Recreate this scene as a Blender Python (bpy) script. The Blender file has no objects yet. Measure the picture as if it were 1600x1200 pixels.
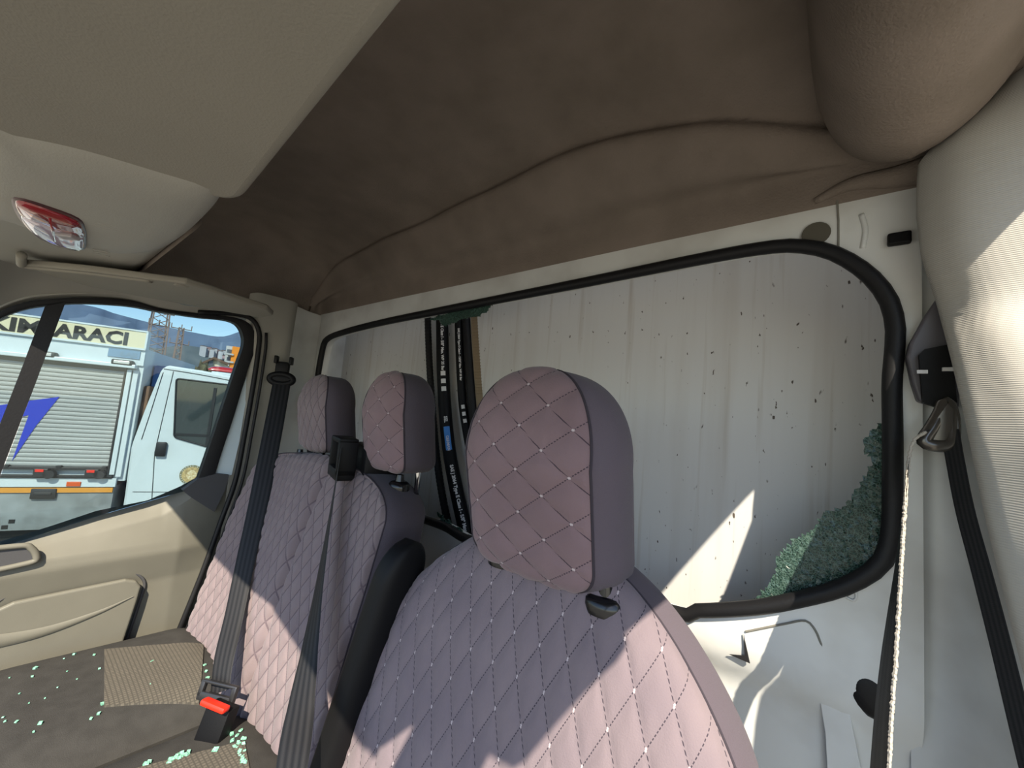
import bpy, bmesh, math, random
import numpy as np
from mathutils import Vector, Matrix
random.seed(7); rng = np.random.default_rng(7)
SC = bpy.context.scene
COL = SC.collection

# ------------------------------------------------------------------ camera
FPX = 620.0
_up = np.array([600, -6900, FPX]); _up /= np.linalg.norm(_up)
_nx = np.array([-789, 11, FPX]); _nx /= np.linalg.norm(_nx)
_nx -= _up * (_nx @ _up); _nx /= np.linalg.norm(_nx)
_X = -_nx; _Z = _up; _Y = np.cross(_Z, _X)
RW = np.stack([_X, _Y, _Z], 1)            # world -> (right, down, forward)
CP = np.array([0.0, 0.0, 1.6])
cam_d = bpy.data.cameras.new('camera'); cam = bpy.data.objects.new('camera', cam_d); COL.objects.link(cam)
cam_d.sensor_width = 36; cam_d.lens = 36 * FPX / 1600; cam_d.clip_start = 0.01; cam_d.clip_end = 6000
M = Matrix.Identity(4)
for i in range(3):
    M[i][0] = RW[0][i]; M[i][1] = -RW[1][i]; M[i][2] = -RW[2][i]; M[i][3] = CP[i]
cam.matrix_world = M
SC.camera = cam

# ------------------------------------------------------------------ light
SUN_DIR = Vector((-0.74, 0.733, -1.0)).normalized()
sun_d = bpy.data.lights.new('sun', 'SUN'); sun = bpy.data.objects.new('sun', sun_d); COL.objects.link(sun)
sun_d.energy = 8.6; sun_d.angle = math.radians(0.53); sun_d.color = (1.0, 0.885, 0.71)
sun.rotation_euler = SUN_DIR.to_track_quat('-Z', 'Y').to_euler()
sun.location = (3, -3, 6)
W = bpy.data.worlds.new('sky'); SC.world = W; W.use_nodes = True
wn = W.node_tree; bg = wn.nodes['Background']
sky = wn.nodes.new('ShaderNodeTexSky'); sky.sky_type = 'NISHITA'; sky.sun_disc = False
sky.sun_elevation = math.asin(-SUN_DIR.z); sky.sun_rotation = math.atan2(-SUN_DIR.x, -SUN_DIR.y)
sky.air_density = 1.0; sky.dust_density = 0.4; sky.ozone_density = 1.0
wn.links.new(sky.outputs[0], bg.inputs[0]); bg.inputs[1].default_value = 0.25
SC.view_settings.view_transform = 'Standard'; SC.view_settings.look = 'None'
SC.view_settings.exposure = 0.36; SC.view_settings.gamma = 1; SC.view_settings.use_curve_mapping = False

# ------------------------------------------------------------------ helpers
def at(px, py, ax, v):
    d = RW.T @ np.array([px - 800, py - 600, FPX]); i = 'xyz'.index(ax)
    return CP + d * ((v - CP[i]) / d[i])

def lin(c):
    return tuple(((x / 255) / 12.92 if x / 255 <= .04045 else ((x / 255 + .055) / 1.055) ** 2.4) for x in c)

def mat(name, rgb, rough=.6, metal=0., var=0., vscale=8., rgb2=None, bump=0., bscale=300., spec=.5, stretch=None, detail=4., vlo=.35, vhi=.65, clear=0., sheen=0.):
    m = bpy.data.materials.new(name); m.use_nodes = True
    nt = m.node_tree; p = nt.nodes['Principled BSDF']
    c = lin(rgb) + (1,)
    p.inputs['Base Color'].default_value = c; p.inputs['Roughness'].default_value = rough; p.inputs['Metallic'].default_value = metal
    p.inputs['Specular IOR Level'].default_value = spec; p.inputs['Coat Weight'].default_value = clear
    if sheen: p.inputs['Sheen Weight'].default_value = sheen
    tc = nt.nodes.new('ShaderNodeTexCoord'); vec = tc.outputs['Object']
    if stretch:
        mp = nt.nodes.new('ShaderNodeMapping'); mp.inputs['Scale'].default_value = stretch
        nt.links.new(vec, mp.inputs[0]); vec = mp.outputs[0]
    if var or rgb2:
        n = nt.nodes.new('ShaderNodeTexNoise'); n.inputs['Scale'].default_value = vscale; n.inputs['Detail'].default_value = detail
        nt.links.new(vec, n.inputs['Vector'])
        r = nt.nodes.new('ShaderNodeValToRGB')
        a = lin(rgb2) if rgb2 else tuple(x * (1 - var) for x in c[:3])
        r.color_ramp.elements[0].position = vlo; r.color_ramp.elements[1].position = vhi
        r.color_ramp.elements[0].color = tuple(a) + (1,); r.color_ramp.elements[1].color = c
        nt.links.new(n.outputs[0], r.inputs[0]); nt.links.new(r.outputs[0], p.inputs['Base Color'])
    if bump:
        n2 = nt.nodes.new('ShaderNodeTexNoise'); n2.inputs['Scale'].default_value = bscale; n2.inputs['Detail'].default_value = 3
        nt.links.new(tc.outputs['Object'], n2.inputs['Vector'])
        b = nt.nodes.new('ShaderNodeBump'); b.inputs['Strength'].default_value = bump; b.inputs['Distance'].default_value = .002
        nt.links.new(n2.outputs[0], b.inputs['Height']); nt.links.new(b.outputs[0], p.inputs['Normal'])
    return m

def tag(o, label=None, cat=None, group=None, kind=None):
    if label: o['label'] = label
    if cat: o['category'] = cat
    if group: o['group'] = group
    if kind: o['kind'] = kind
    return o

def empty(name, loc, label=None, cat=None, group=None, kind=None):
    o = bpy.data.objects.new(name, None); COL.objects.link(o); o.location = loc; o.empty_display_size = .05
    return tag(o, label, cat, group, kind)

def wloc(o):
    v = Vector((0, 0, 0))
    while o: v += Vector(o.location); o = o.parent
    return v

def mk(name, V, Fc, m, parent=None, smooth=True, uv=None, local=False, mats=None, fm=None, auto=None):
    """vertices in world coordinates; stored relative to the parent"""
    V = np.asarray(V, float)
    if parent is not None and not local: V = V - np.array(wloc(parent))
    me = bpy.data.meshes.new(name); me.from_pydata(V.tolist(), [], [list(map(int, f)) for f in Fc])
    if uv is not None:
        l = me.uv_layers.new(name='UVMap'); li = np.zeros(len(me.loops), int); me.loops.foreach_get('vertex_index', li)
        l.data.foreach_set('uv', np.asarray(uv, np.float32)[li].ravel())
    for x in (mats or [m]): me.materials.append(x)
    if fm is not None: me.polygons.foreach_set('material_index', list(fm))
    if smooth: me.polygons.foreach_set('use_smooth', [True] * len(me.polygons))
    me.update()
    o = bpy.data.objects.new(name, me); COL.objects.link(o)
    if parent is not None: o.parent = parent
    if smooth and auto: sharp(me, auto)
    return o

def sharp(me, deg):
    bm = bmesh.new(); bm.from_mesh(me); a = math.radians(deg)
    for e in bm.edges:
        if len(e.link_faces) == 2 and e.calc_face_angle(0) > a: e.smooth = False
    bm.to_mesh(me); bm.free()

def gridf(n, k, wrap=False, off=0):
    F = []
    for i in range(n - 1):
        for j in range(k if wrap else k - 1):
            j2 = (j + 1) % k
            F.append((off + i * k + j, off + i * k + j2, off + (i + 1) * k + j2, off + (i + 1) * k + j))
    return F

class MB:
    def __init__(s): s.V = []; s.F = []; s.fm = []
    def add(s, V, F, mi=0):
        o = len(s.V); s.V += [tuple(map(float, v)) for v in V]; s.F += [tuple(i + o for i in f) for f in F]; s.fm += [mi] * len(F); return s
    def box(s, c, d, R=None, bev=0., mi=0):
        bm = bmesh.new(); bmesh.ops.create_cube(bm, size=1)
        bmesh.ops.scale(bm, vec=d, verts=bm.verts)
        if bev: bmesh.ops.bevel(bm, geom=list(bm.edges), offset=bev, segments=2, affect='EDGES', profile=.5)
        if R is not None: bmesh.ops.transform(bm, matrix=R.to_4x4(), verts=bm.verts)
        bmesh.ops.translate(bm, vec=c, verts=bm.verts)
        bm.verts.index_update()
        s.add([v.co[:] for v in bm.verts], [[v.index for v in f.verts] for f in bm.faces], mi); bm.free(); return s
    def tube(s, pts, r, n=12, cap=True, closed=False, mi=0, ridge=None):
        P = np.asarray(pts, float); L = len(P)
        if np.isscalar(r): r = [r] * L
        T = np.gradient(P, axis=0) if not closed else np.roll(P, -1, 0) - np.roll(P, 1, 0)
        T /= np.linalg.norm(T, axis=1)[:, None] + 1e-12
        u = np.cross(T[0], [0, 0, 1.]); 
        if np.linalg.norm(u) < .1: u = np.cross(T[0], [0, 1., 0])
        u /= np.linalg.norm(u); V = []
        for i in range(L):
            u = u - T[i] * (u @ T[i]); u /= np.linalg.norm(u); w = np.cross(T[i], u)
            for k in range(n):
                a = 2 * math.pi * k / n; V.append(P[i] + r[i] * (math.cos(a) * u + math.sin(a) * w))
        F = gridf(L, n, True)
        if closed: F += [((L - 1) * n + j, (L - 1) * n + (j + 1) % n, (j + 1) % n, j) for j in range(n)]
        elif cap: F += [tuple(range(n))[::-1], tuple(range((L - 1) * n, L * n))]
        return s.add(V, F, mi)
    def prism(s, pts, vec, mi=0):
        """polygon (3D points) extruded along vec"""
        n = len(pts); P = [np.array(p, float) for p in pts]; v = np.array(vec, float)
        return s.add(P + [p + v for p in P], [tuple(range(n))[::-1], tuple(range(n, 2 * n))] + [(i, (i + 1) % n, (i + 1) % n + n, i + n) for i in range(n)], mi)
    def build(s, name, m, parent=None, smooth=False, local=False, mats=None, auto=None):
        return mk(name, s.V, s.F, m, parent, smooth, None, local, mats, s.fm if mats else None, auto)

def spline(pts, n, closed=False):
    P = np.asarray(pts, float); L = len(P)
    if not closed: P = np.vstack([2 * P[0] - P[1], P, 2 * P[-1] - P[-2]])
    out = []; segs = L if closed else L - 1
    for s in range(segs):
        if closed: p0, p1, p2, p3 = P[(s - 1) % L], P[s], P[(s + 1) % L], P[(s + 2) % L]
        else: p0, p1, p2, p3 = P[s:s + 4]
        for t in np.linspace(0, 1, 24, endpoint=False):
            out.append(.5 * (2 * p1 + (p2 - p0) * t + (2 * p0 - 5 * p1 + 4 * p2 - p3) * t * t + (3 * p1 - p0 - 3 * p2 + p3) * t ** 3))
    out.append(out[0] if closed else P[-2])
    D = np.array(out); d = np.r_[0, np.cumsum(np.linalg.norm(np.diff(D, axis=0), axis=1))]
    t = np.linspace(0, d[-1], n, endpoint=not closed)
    return np.stack([np.interp(t, d, D[:, k]) for k in range(D.shape[1])], 1)

def ribbon(name, pts, dirs, width, m, parent=None, n=60, thick=.0016):
    P = spline(pts, n); t = np.linspace(0, 1, len(dirs)); D = np.stack([np.interp(np.linspace(0, 1, n), t, np.array(dirs, float)[:, k]) for k in range(3)], 1)
    T = np.gradient(P, axis=0); T /= np.linalg.norm(T, axis=1)[:, None]
    D -= T * np.sum(D * T, 1)[:, None]; D /= np.linalg.norm(D, axis=1)[:, None]; N = np.cross(T, D)
    if not np.isscalar(width): width = np.interp(np.linspace(0, 1, n), np.linspace(0, 1, len(width)), width)[:, None]
    K = 7; V = []; UV = []
    L = np.r_[0, np.cumsum(np.linalg.norm(np.diff(P, axis=0), axis=1))]
    prof = [(-.5, -.3), (-.46, .5), (-.2, .5), (.2, .5), (.46, .5), (.5, -.3), (.46, -.5), (.2, -.5), (-.2, -.5), (-.46, -.5)]
    rows = []
    for a, b in prof:
        rows.append(P + D * a * width + N * b * thick)
    G = np.stack(rows, 1).reshape(-1, 3); UV = np.array([(a, l) for l in L for a, b in prof])
    k = len(prof)
    F = gridf(n, k, True) + [tuple(range(k)), tuple(range((n - 1) * k, n * k))]
    return mk(name, G, F, m, parent, True, UV, auto=50)

def text_mesh(txt, size, bold=0.):
    c = bpy.data.curves.new('txt', 'FONT'); c.body = txt; c.size = size; c.offset = bold; c.resolution_u = 2
    o = bpy.data.objects.new('txt', c); COL.objects.link(o)
    dg = bpy.context.evaluated_depsgraph_get(); me = bpy.data.meshes.new_from_object(o.evaluated_get(dg))
    V = np.array([v.co[:] for v in me.vertices]); F = [tuple(p.vertices) for p in me.polygons]
    bpy.data.objects.remove(o); bpy.data.curves.remove(c); bpy.data.meshes.remove(me)
    return V, F

# ------------------------------------------------------------------ quilt
def quilt(u, v, w, h):
    a = u / w + v / h; b = u / w - v / h
    la = np.minimum(a - np.floor(a), 1 - (a - np.floor(a))) * 2; lb = np.minimum(b - np.floor(b), 1 - (b - np.floor(b))) * 2
    d = np.minimum(la, lb)
    return 1 - (1 - np.clip(d, 0, 1)) ** 3

def quilt_mat(name, w, h, rgb, dark, rgb2, thread=(176, 164, 166), lw=.016, dashed=True):
    m = bpy.data.materials.new(name); m.use_nodes = True; nt = m.node_tree; p = nt.nodes['Principled BSDF']; L = nt.links.new
    p.inputs['Roughness'].default_value = .92; p.inputs['Specular IOR Level'].default_value = .15; p.inputs['Sheen Weight'].default_value = .18
    uvn = nt.nodes.new('ShaderNodeUVMap'); sp = nt.nodes.new('ShaderNodeSeparateXYZ'); L(uvn.outputs[0], sp.inputs[0])
    def mth(op, a, b=None):
        n = nt.nodes.new('ShaderNodeMath'); n.operation = op
        for i, x in enumerate((a, b)):
            if x is None: continue
            if isinstance(x, (int, float)): n.inputs[i].default_value = x
            else: L(x, n.inputs[i])
        return n.outputs[0]
    U = mth('DIVIDE', sp.outputs[0], w); Vv = mth('DIVIDE', sp.outputs[1], h)
    A = mth('ADD', U, Vv); B = mth('SUBTRACT', U, Vv)
    la = mth('PINGPONG', A, .5); lb = mth('PINGPONG', B, .5)
    dmin = mth('MINIMUM', la, lb); dmax = mth('MAXIMUM', la, lb)
    line = mth('LESS_THAN', dmin, lw)
    dash = mth('GREATER_THAN', mth('FRACT', mth('MULTIPLY', mth('ADD', sp.outputs[1], mth('MULTIPLY', sp.outputs[0], .6)), 190.)), .38)
    if dashed: line = mth('MULTIPLY', line, dash)
    node = mth('MULTIPLY', mth('LESS_THAN', dmax, .042), mth('LESS_THAN', dmin, .018))     # bar tack where two seams cross
    n = nt.nodes.new('ShaderNodeTexNoise'); n.inputs['Scale'].default_value = 7; n.inputs['Detail'].default_value = 5
    tc = nt.nodes.new('ShaderNodeTexCoord'); L(tc.outputs['Object'], n.inputs['Vector'])
    r = nt.nodes.new('ShaderNodeValToRGB'); r.color_ramp.elements[0].position = .35; r.color_ramp.elements[1].position = .65
    r.color_ramp.elements[0].color = lin(rgb2) + (1,); r.color_ramp.elements[1].color = lin(rgb) + (1,); L(n.outputs[0], r.inputs[0])
    m1 = nt.nodes.new('ShaderNodeMix'); m1.data_type = 'RGBA'; L(line, m1.inputs[0]); L(r.outputs[0], m1.inputs[6]); m1.inputs[7].default_value = lin(dark) + (1,)
    m2 = nt.nodes.new('ShaderNodeMix'); m2.data_type = 'RGBA'; L(node, m2.inputs[0]); L(m1.outputs[2], m2.inputs[6]); m2.inputs[7].default_value = lin(thread) + (1,)
    L(m2.outputs[2], p.inputs['Base Color'])
    n2 = nt.nodes.new('ShaderNodeTexNoise'); n2.inputs['Scale'].default_value = 500; L(tc.outputs['Object'], n2.inputs['Vector'])
    b = nt.nodes.new('ShaderNodeBump'); b.inputs['Strength'].default_value = .25; b.inputs['Distance'].default_value = .002; L(n2.outputs[0], b.inputs['Height']); L(b.outputs[0], p.inputs['Normal'])
    return m

def section(hw, hd, n, m=400):
    a = np.linspace(-np.pi / 2, 1.5 * np.pi, m, endpoint=False)
    c, s = np.cos(a), np.sin(a)
    return np.stack([hw * np.sign(c) * np.abs(c) ** (2 / n), hd * np.sign(s) * np.abs(s) ** (2 / n)], 1)

def pad(rows, n, seamdeg, nf, ns, qw, qh, amp, front_m, side_m, names, parent, seam_m=None, seam_r=.0022, wrinkle=0.):
    """closed padded shape lofted over height. rows: z, cx, cy, half width, half depth. returns (front, side)"""
    Fr = []; Sd = []; U = []; K = len(rows)
    for (z, cx, cy, hw, hd) in rows:
        s = section(hw, hd, n); ang = np.linspace(-90, 270, len(s), endpoint=False)
        q = seamdeg
        i0 = ang <= q - 90 + 1e-9                       # right half of the front
        right = s[i0]; left = right * [-1, 1]
        f = np.vstack([left[::-1], right[1:]])
        d = np.r_[0, np.cumsum(np.linalg.norm(np.diff(f, axis=0), axis=1))]; t = np.linspace(0, d[-1], nf)
        f = np.stack([np.interp(t, d, f[:, k]) for k in range(2)], 1); U.append(t - d[-1] / 2)
        b = s[(ang >= q - 90) & (ang <= 270 - q)]
        b = np.vstack([f[-1:], b, f[:1]])
        d = np.r_[0, np.cumsum(np.linalg.norm(np.diff(b, axis=0), axis=1))]; t = np.linspace(0, d[-1], ns)
        b = np.stack([np.interp(t, d, b[:, k]) for k in range(2)], 1)
        Fr.append(np.c_[f[:, 0] + cx, f[:, 1] + cy, np.full(nf, z)]); Sd.append(np.c_[b[:, 0] + cx, b[:, 1] + cy, np.full(ns, z)])
    Fr = np.array(Fr); Sd = np.array(Sd); U = np.array(U)
    mid = Fr[:, nf // 2]; v = np.r_[0, np.cumsum(np.linalg.norm(np.diff(mid, axis=0), axis=1))]
    Vv = np.repeat(v[:, None], nf, 1)
    du = np.gradient(Fr, axis=1); dv = np.gradient(Fr, axis=0); N = np.cross(du, dv); N /= np.linalg.norm(N, axis=2)[..., None] + 1e-9
    edge = np.minimum(1, np.minimum(np.arange(nf), np.arange(nf)[::-1]) / 4)[None, :]
    disp = amp * quilt(U, Vv, qw, qh) * edge
    if wrinkle:
        disp = disp + wrinkle * np.sin(U * 23 + Vv * 9 + 2 * np.sin(Vv * 6)) * edge - .018 * np.exp(-((U - .075) / .014) ** 2) + .010 * np.cos(U * 13.6) * edge
    Fr = Fr + N * disp[..., None]
    o1 = mk(names[0], Fr.reshape(-1, 3), gridf(K, nf), front_m, parent, True, np.c_[U.ravel(), Vv.ravel()])
    V2 = list(Sd.reshape(-1, 3)); F2 = gridf(K, ns)
    o2 = mk(names[1], V2, F2, side_m, o1 if parent is None or parent.parent is None else parent, True)
    if seam_m:
        b = MB()
        for col in (0, nf - 1): b.tube(Fr[2:-2, col], seam_r, 6)
        sm = b.build('seam', seam_m, o2.parent, True)
    return o1, o2

def super_rows(z0, z1, K, W, D, cx, cy, lo=None, hi=None, p=3., plo=None):
    """height rows with rounded ends: lo/hi = heights over which the pad closes"""
    h0 = lo or 0; h1 = hi or 0
    zs = []
    for t in np.linspace(0, 1, K):
        zs.append(t)
    zs = np.array(zs); 
    # cosine-space the rounded ends
    L = z1 - z0; out = []
    n0 = max(6, int(K * .2)) if h0 else 0; n1 = max(8, int(K * .25)) if h1 else 0
    seq = []
    if h0: seq += [(z0 + h0 * (1 - math.cos(a)), math.sin(a)) for a in np.linspace(.1, math.pi / 2, n0, endpoint=False)]
    seq += [(z, 1.) for z in np.linspace(z0 + h0, z1 - h1, K - n0 - n1)]
    if h1: seq += [(z1 - h1 * (1 - math.sin(a)), math.cos(a)) for a in np.linspace(0, math.pi / 2 - .06, n1 + 1)[1:]]
    for z, f in seq:
        f = max(f, .02); g = f ** (2 / (plo if plo and z < .5 * (z0 + z1) else p))
        out.append((z, cx(z), cy(z), W(z) * g, D(z) * (.35 + .65 * g) if f < 1 else D(z)))
    return out

# ------------------------------------------------------------------ materials
TRIM = (158, 156, 148)
m_liner = mat('headliner_fabric', (132, 121, 112), .95, rgb2=(120, 110, 101), vscale=9, bump=.7, bscale=260, spec=.1, detail=6)
m_trim = mat('grey_trim_plastic', TRIM, .6, var=.08, vscale=4, bump=.15, bscale=600, spec=.3)
m_visor = mat('visor_vinyl', (140, 136, 126), .75, var=.06, vscale=6, bump=.25, bscale=500, spec=.2)
m_door = mat('door_trim_plastic', (108, 106, 96), .55, var=.08, vscale=9, bump=.15, bscale=700, spec=.3)
m_doordark = mat('dark_trim_plastic', (70, 70, 72), .6, bump=.2, bscale=500, spec=.3)
m_white = mat('white_body_paint', (214, 216, 214), .32, var=.08, vscale=6, spec=.5, rgb2=(190, 190, 186), vlo=.3, vhi=.55)
m_rubber = mat('black_rubber', (22, 22, 24), .55, bump=.2, bscale=200, spec=.3)
m_black = mat('black_plastic', (14, 14, 16), .55, bump=.1, bscale=400, spec=.2)
m_gloss = mat('glossy_black_plastic', (18, 18, 20), .22)
m_webbing = None
m_cushion = mat('charcoal_seat_fabric', (58, 57, 55), .9, var=.2, vscale=30, bump=.35, bscale=600, spec=.2)
m_elastic = mat('plain_mauve_fabric', (86, 78, 86), .9, bump=.4, bscale=700, spec=.15, sheen=.1)
m_elastic_d = mat('plain_dark_fabric', (72, 66, 73), .9, bump=.4, bscale=700, spec=.15, sheen=.1)
m_thread = mat('dark_thread', (48, 42, 50), .9)
m_chrome = mat('chrome', (200, 200, 200), .15, 1.)
m_red = mat('red_plastic', (225, 42, 22), .4)
m_metal_dark = mat('dark_metal', (60, 60, 62), .35, .6)
m_beige_strap = mat('beige_strap', (134, 118, 96), .85, bump=.4, bscale=200)
m_print = mat('white_print', (205, 205, 205), .7)
m_blueprint = mat('blue_print', (60, 130, 205), .6)
m_q_head = quilt_mat('quilt_headrest', .092, .068, (124, 104, 108), (64, 53, 60), (114, 95, 99))
m_q_driver = quilt_mat('quilt_driver', .047, .100, (121, 109, 113), (60, 54, 62), (112, 101, 107))
m_q_bench = quilt_mat('quilt_bench', .040, .074, (121, 109, 111), (94, 83, 88), (114, 102, 105), thread=(100, 88, 94), lw=.045, dashed=False)

def webbing_mat(name, rgb, rgb2):
    m = bpy.data.materials.new(name); m.use_nodes = True; nt = m.node_tree; p = nt.nodes['Principled BSDF']
    p.inputs['Roughness'].default_value = .55; p.inputs['Specular IOR Level'].default_value = .22
    u = nt.nodes.new('ShaderNodeUVMap'); w = nt.nodes.new('ShaderNodeTexWave'); w.bands_direction = 'X'; w.inputs['Scale'].default_value = 1.4; w.inputs['Distortion'].default_value = .0
    nt.links.new(u.outputs[0], w.inputs[0]); r = nt.nodes.new('ShaderNodeValToRGB'); r.color_ramp.elements[0].color = lin(rgb) + (1,); r.color_ramp.elements[1].color = lin(rgb2) + (1,)
    nt.links.new(w.outputs[0], r.inputs[0]); nt.links.new(r.outputs[0], p.inputs['Base Color'])
    w2 = nt.nodes.new('ShaderNodeTexWave'); w2.bands_direction = 'Y'; w2.inputs['Scale'].default_value = 160
    nt.links.new(u.outputs[0], w2.inputs[0]); b = nt.nodes.new('ShaderNodeBump'); b.inputs['Strength'].default_value = .25; b.inputs['Distance'].default_value = .001
    nt.links.new(w2.outputs[0], b.inputs['Height']); nt.links.new(b.outputs[0], p.inputs['Normal'])
    return m
m_webbing = webbing_mat('belt_webbing', (24, 25, 28), (42, 42, 44))

def dirty_panel():
    m = bpy.data.materials.new('weathered_white_panel'); m.use_nodes = True; nt = m.node_tree; p = nt.nodes['Principled BSDF']; L = nt.links.new
    p.inputs['Roughness'].default_value = .5; p.inputs['Specular IOR Level'].default_value = .3
    tc = nt.nodes.new('ShaderNodeTexCoord')
    def noise(scale, st, lo, hi, det=5):
        mp = nt.nodes.new('ShaderNodeMapping'); mp.inputs['Scale'].default_value = st; L(tc.outputs['Object'], mp.inputs[0])
        n = nt.nodes.new('ShaderNodeTexNoise'); n.inputs['Scale'].default_value = scale; n.inputs['Detail'].default_value = det; L(mp.outputs[0], n.inputs['Vector'])
        r = nt.nodes.new('ShaderNodeMapRange'); r.inputs[1].default_value = lo; r.inputs[2].default_value = hi; L(n.outputs[0], r.inputs[0]); return r.outputs[0]
    def mix(f, a, col):
        x = nt.nodes.new('ShaderNodeMix'); x.data_type = 'RGBA'; L(f, x.inputs[0])
        if isinstance(a, tuple): x.inputs[6].default_value = a
        else: L(a, x.inputs[6])
        x.inputs[7].default_value = col; return x.outputs[2]
    base = lin((205, 205, 204)) + (1,)
    a = mix(noise(14, (1, 1, .05), .5, .95), base, lin((184, 179, 172)) + (1,))
    a = mix(noise(60, (1, 1, .03), .58, .9), a, lin((172, 164, 154)) + (1,))
    a = mix(noise(55, (1, 1, .4), .725, .76, 2), a, lin((86, 78, 70)) + (1,))
    a = mix(noise(110, (1, 1, .5), .72, .76, 2), a, lin((78, 70, 64)) + (1,))
    L(a, p.inputs['Base Color']); return m
m_panel = dirty_panel()

def glass_mat(name, tint=(.58, .65, .67), refl=.08):
    m = bpy.data.materials.new(name); m.use_nodes = True; nt = m.node_tree; nt.nodes.remove(nt.nodes['Principled BSDF'])
    o = nt.nodes['Material Output']; t = nt.nodes.new('ShaderNodeBsdfTransparent'); t.inputs[0].default_value = tint + (1,)
    g = nt.nodes.new('ShaderNodeBsdfGlossy'); g.inputs['Roughness'].default_value = .02
    fr = nt.nodes.new('ShaderNodeFresnel'); fr.inputs[0].default_value = 1.45
    x = nt.nodes.new('ShaderNodeMixShader'); nt.links.new(fr.outputs[0], x.inputs[0]); nt.links.new(t.outputs[0], x.inputs[1]); nt.links.new(g.outputs[0], x.inputs[2])
    nt.links.new(x.outputs[0], o.inputs[0]); return m
m_glass = glass_mat('side_glass')

def crackle_mat(name, rgb, tr, vs=160):
    m = bpy.data.materials.new(name); m.use_nodes = True; nt = m.node_tree; p = nt.nodes['Principled BSDF']; L = nt.links.new
    o = nt.nodes['Material Output']; p.inputs['Roughness'].default_value = .25; p.inputs['Specular IOR Level'].default_value = .4
    tc = nt.nodes.new('ShaderNodeTexCoord'); v = nt.nodes.new('ShaderNodeTexVoronoi'); v.feature = 'DISTANCE_TO_EDGE'; v.inputs['Scale'].default_value = vs; L(tc.outputs['Object'], v.inputs['Vector'])
    r = nt.nodes.new('ShaderNodeValToRGB'); r.color_ramp.elements[0].position = 0.0; r.color_ramp.elements[1].position = .16
    r.color_ramp.elements[0].color = lin(tuple(min(255, x + 45) for x in rgb)) + (1,); r.color_ramp.elements[1].color = lin(rgb) + (1,)
    L(v.outputs['Distance'], r.inputs[0]); L(r.outputs[0], p.inputs['Base Color'])
    t = nt.nodes.new('ShaderNodeBsdfTransparent'); t.inputs[0].default_value = (.55, .78, .68, 1)
    x = nt.nodes.new('ShaderNodeMixShader'); x.inputs[0].default_value = 1 - tr; L(t.outputs[0], x.inputs[1]); L(p.outputs[0], x.inputs[2]); L(x.outputs[0], o.inputs[0]); return m
m_crackle = crackle_mat('crazed_green_glass', (42, 66, 58), .20, 240)
m_crumb = crackle_mat('green_glass_crumb', (118, 178, 152), .15)

# ------------------------------------------------------------------ cab shell
WY = .85
seal_px = [(505, 548), (513, 530), (540, 519), (600, 504), (700, 484), (900, 445), (1100, 405), (1200, 388), (1250, 386), (1300, 396), (1350, 425), (1385, 465), (1398, 510), (1396, 560), (1393, 600), (1394, 680), (1394, 750), (1392, 830), (1375, 880), (1320, 915), (1250, 935), (1180, 948), (1090, 953), (1030, 948), (745, 848), (690, 820)]
win_pts = [tuple(at(x, y, 'y', WY)[[0, 2]]) for x, y in seal_px] + [(-1.2, 1.266), (-1.55, 1.275), (-1.70, 1.31), (-1.775, 1.42), (-1.785, 1.65)]
WIN = spline(win_pts, 200, True)
wc = np.array([-.84, 1.6])

# back wall with the window hole; the sheet steps back below the window
x0, x1, z0, z1 = -1.86, .115, .5, 2.06
d = WIN - wc; tt = np.minimum(np.where(d[:, 0] > 0, (x1 - wc[0]), (x0 - wc[0])) / (d[:, 0] + 1e-9), np.where(d[:, 1] > 0, (z1 - wc[1]), (z0 - wc[1])) / (d[:, 1] + 1e-9))
OUT = wc + d * tt[:, None]
rings = []
n = len(WIN)
rings.append(np.c_[WIN[:, 0], np.full(n, WY + .035), WIN[:, 1]])
rings.append(np.c_[WIN[:, 0], np.full(n, WY), WIN[:, 1]])
for f in np.linspace(0, 1, 16)[1:]:
    q = WIN + (OUT - WIN) * f
    yy = WY + .03 / (1 + np.exp((q[:, 1] - (1.185 + .02 * (q[:, 0] + .2))) / .012))
    rings.append(np.c_[q[:, 0], yy, q[:, 1]])
wall = mk('wall_back', np.vstack(rings), gridf(len(rings), n, True), m_white, None, True, auto=40)
tag(wall, kind='structure', label='white painted metal bulkhead behind the seats')
# folded seam, stamped rib and round hole by the upper right corner
b = MB(); P = at(1275, 365, 'y', WY - .004)
b.add([P + [.021 * math.cos(a), 0, .021 * math.sin(a)] for a in np.linspace(0, 6.28, 24, endpoint=False)], [tuple(range(24))[::-1]])
b.build('access_hole', mat('shaded_hole', (84, 80, 70), .9), wall)
b = MB(); b.tube([at(1308, 312, 'y', WY - .001), at(1310, 345, 'y', WY - .001), at(1310, 385, 'y', WY - .001)], .0015, 6); b.build('sheet_seam', mat('seam_shadow', (120, 118, 110), .8), wall)
b = MB(); b.tube(spline([at(1346, 335, 'y', WY), at(1352, 360, 'y', WY), at(1348, 388, 'y', WY)], 12), .004, 8); b.build('stamped_rib', m_white, wall, True)
b = MB(); P = at(1405, 373, 'y', WY - .008); b.box(P, (.028, .012, .02), bev=.003); b.build('clip', m_black, wall)
# window seal and what is left of its pane
w2 = empty('window_2', (-.84, WY, 1.25), kind='structure', label='broken rear cab window in black rubber seal')
b = MB(); b.tube(np.c_[WIN[:, 0], np.full(n, WY - .004), WIN[:, 1]], .0125, 10, closed=True); b.build('seal', m_rubber, w2, True)

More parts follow.
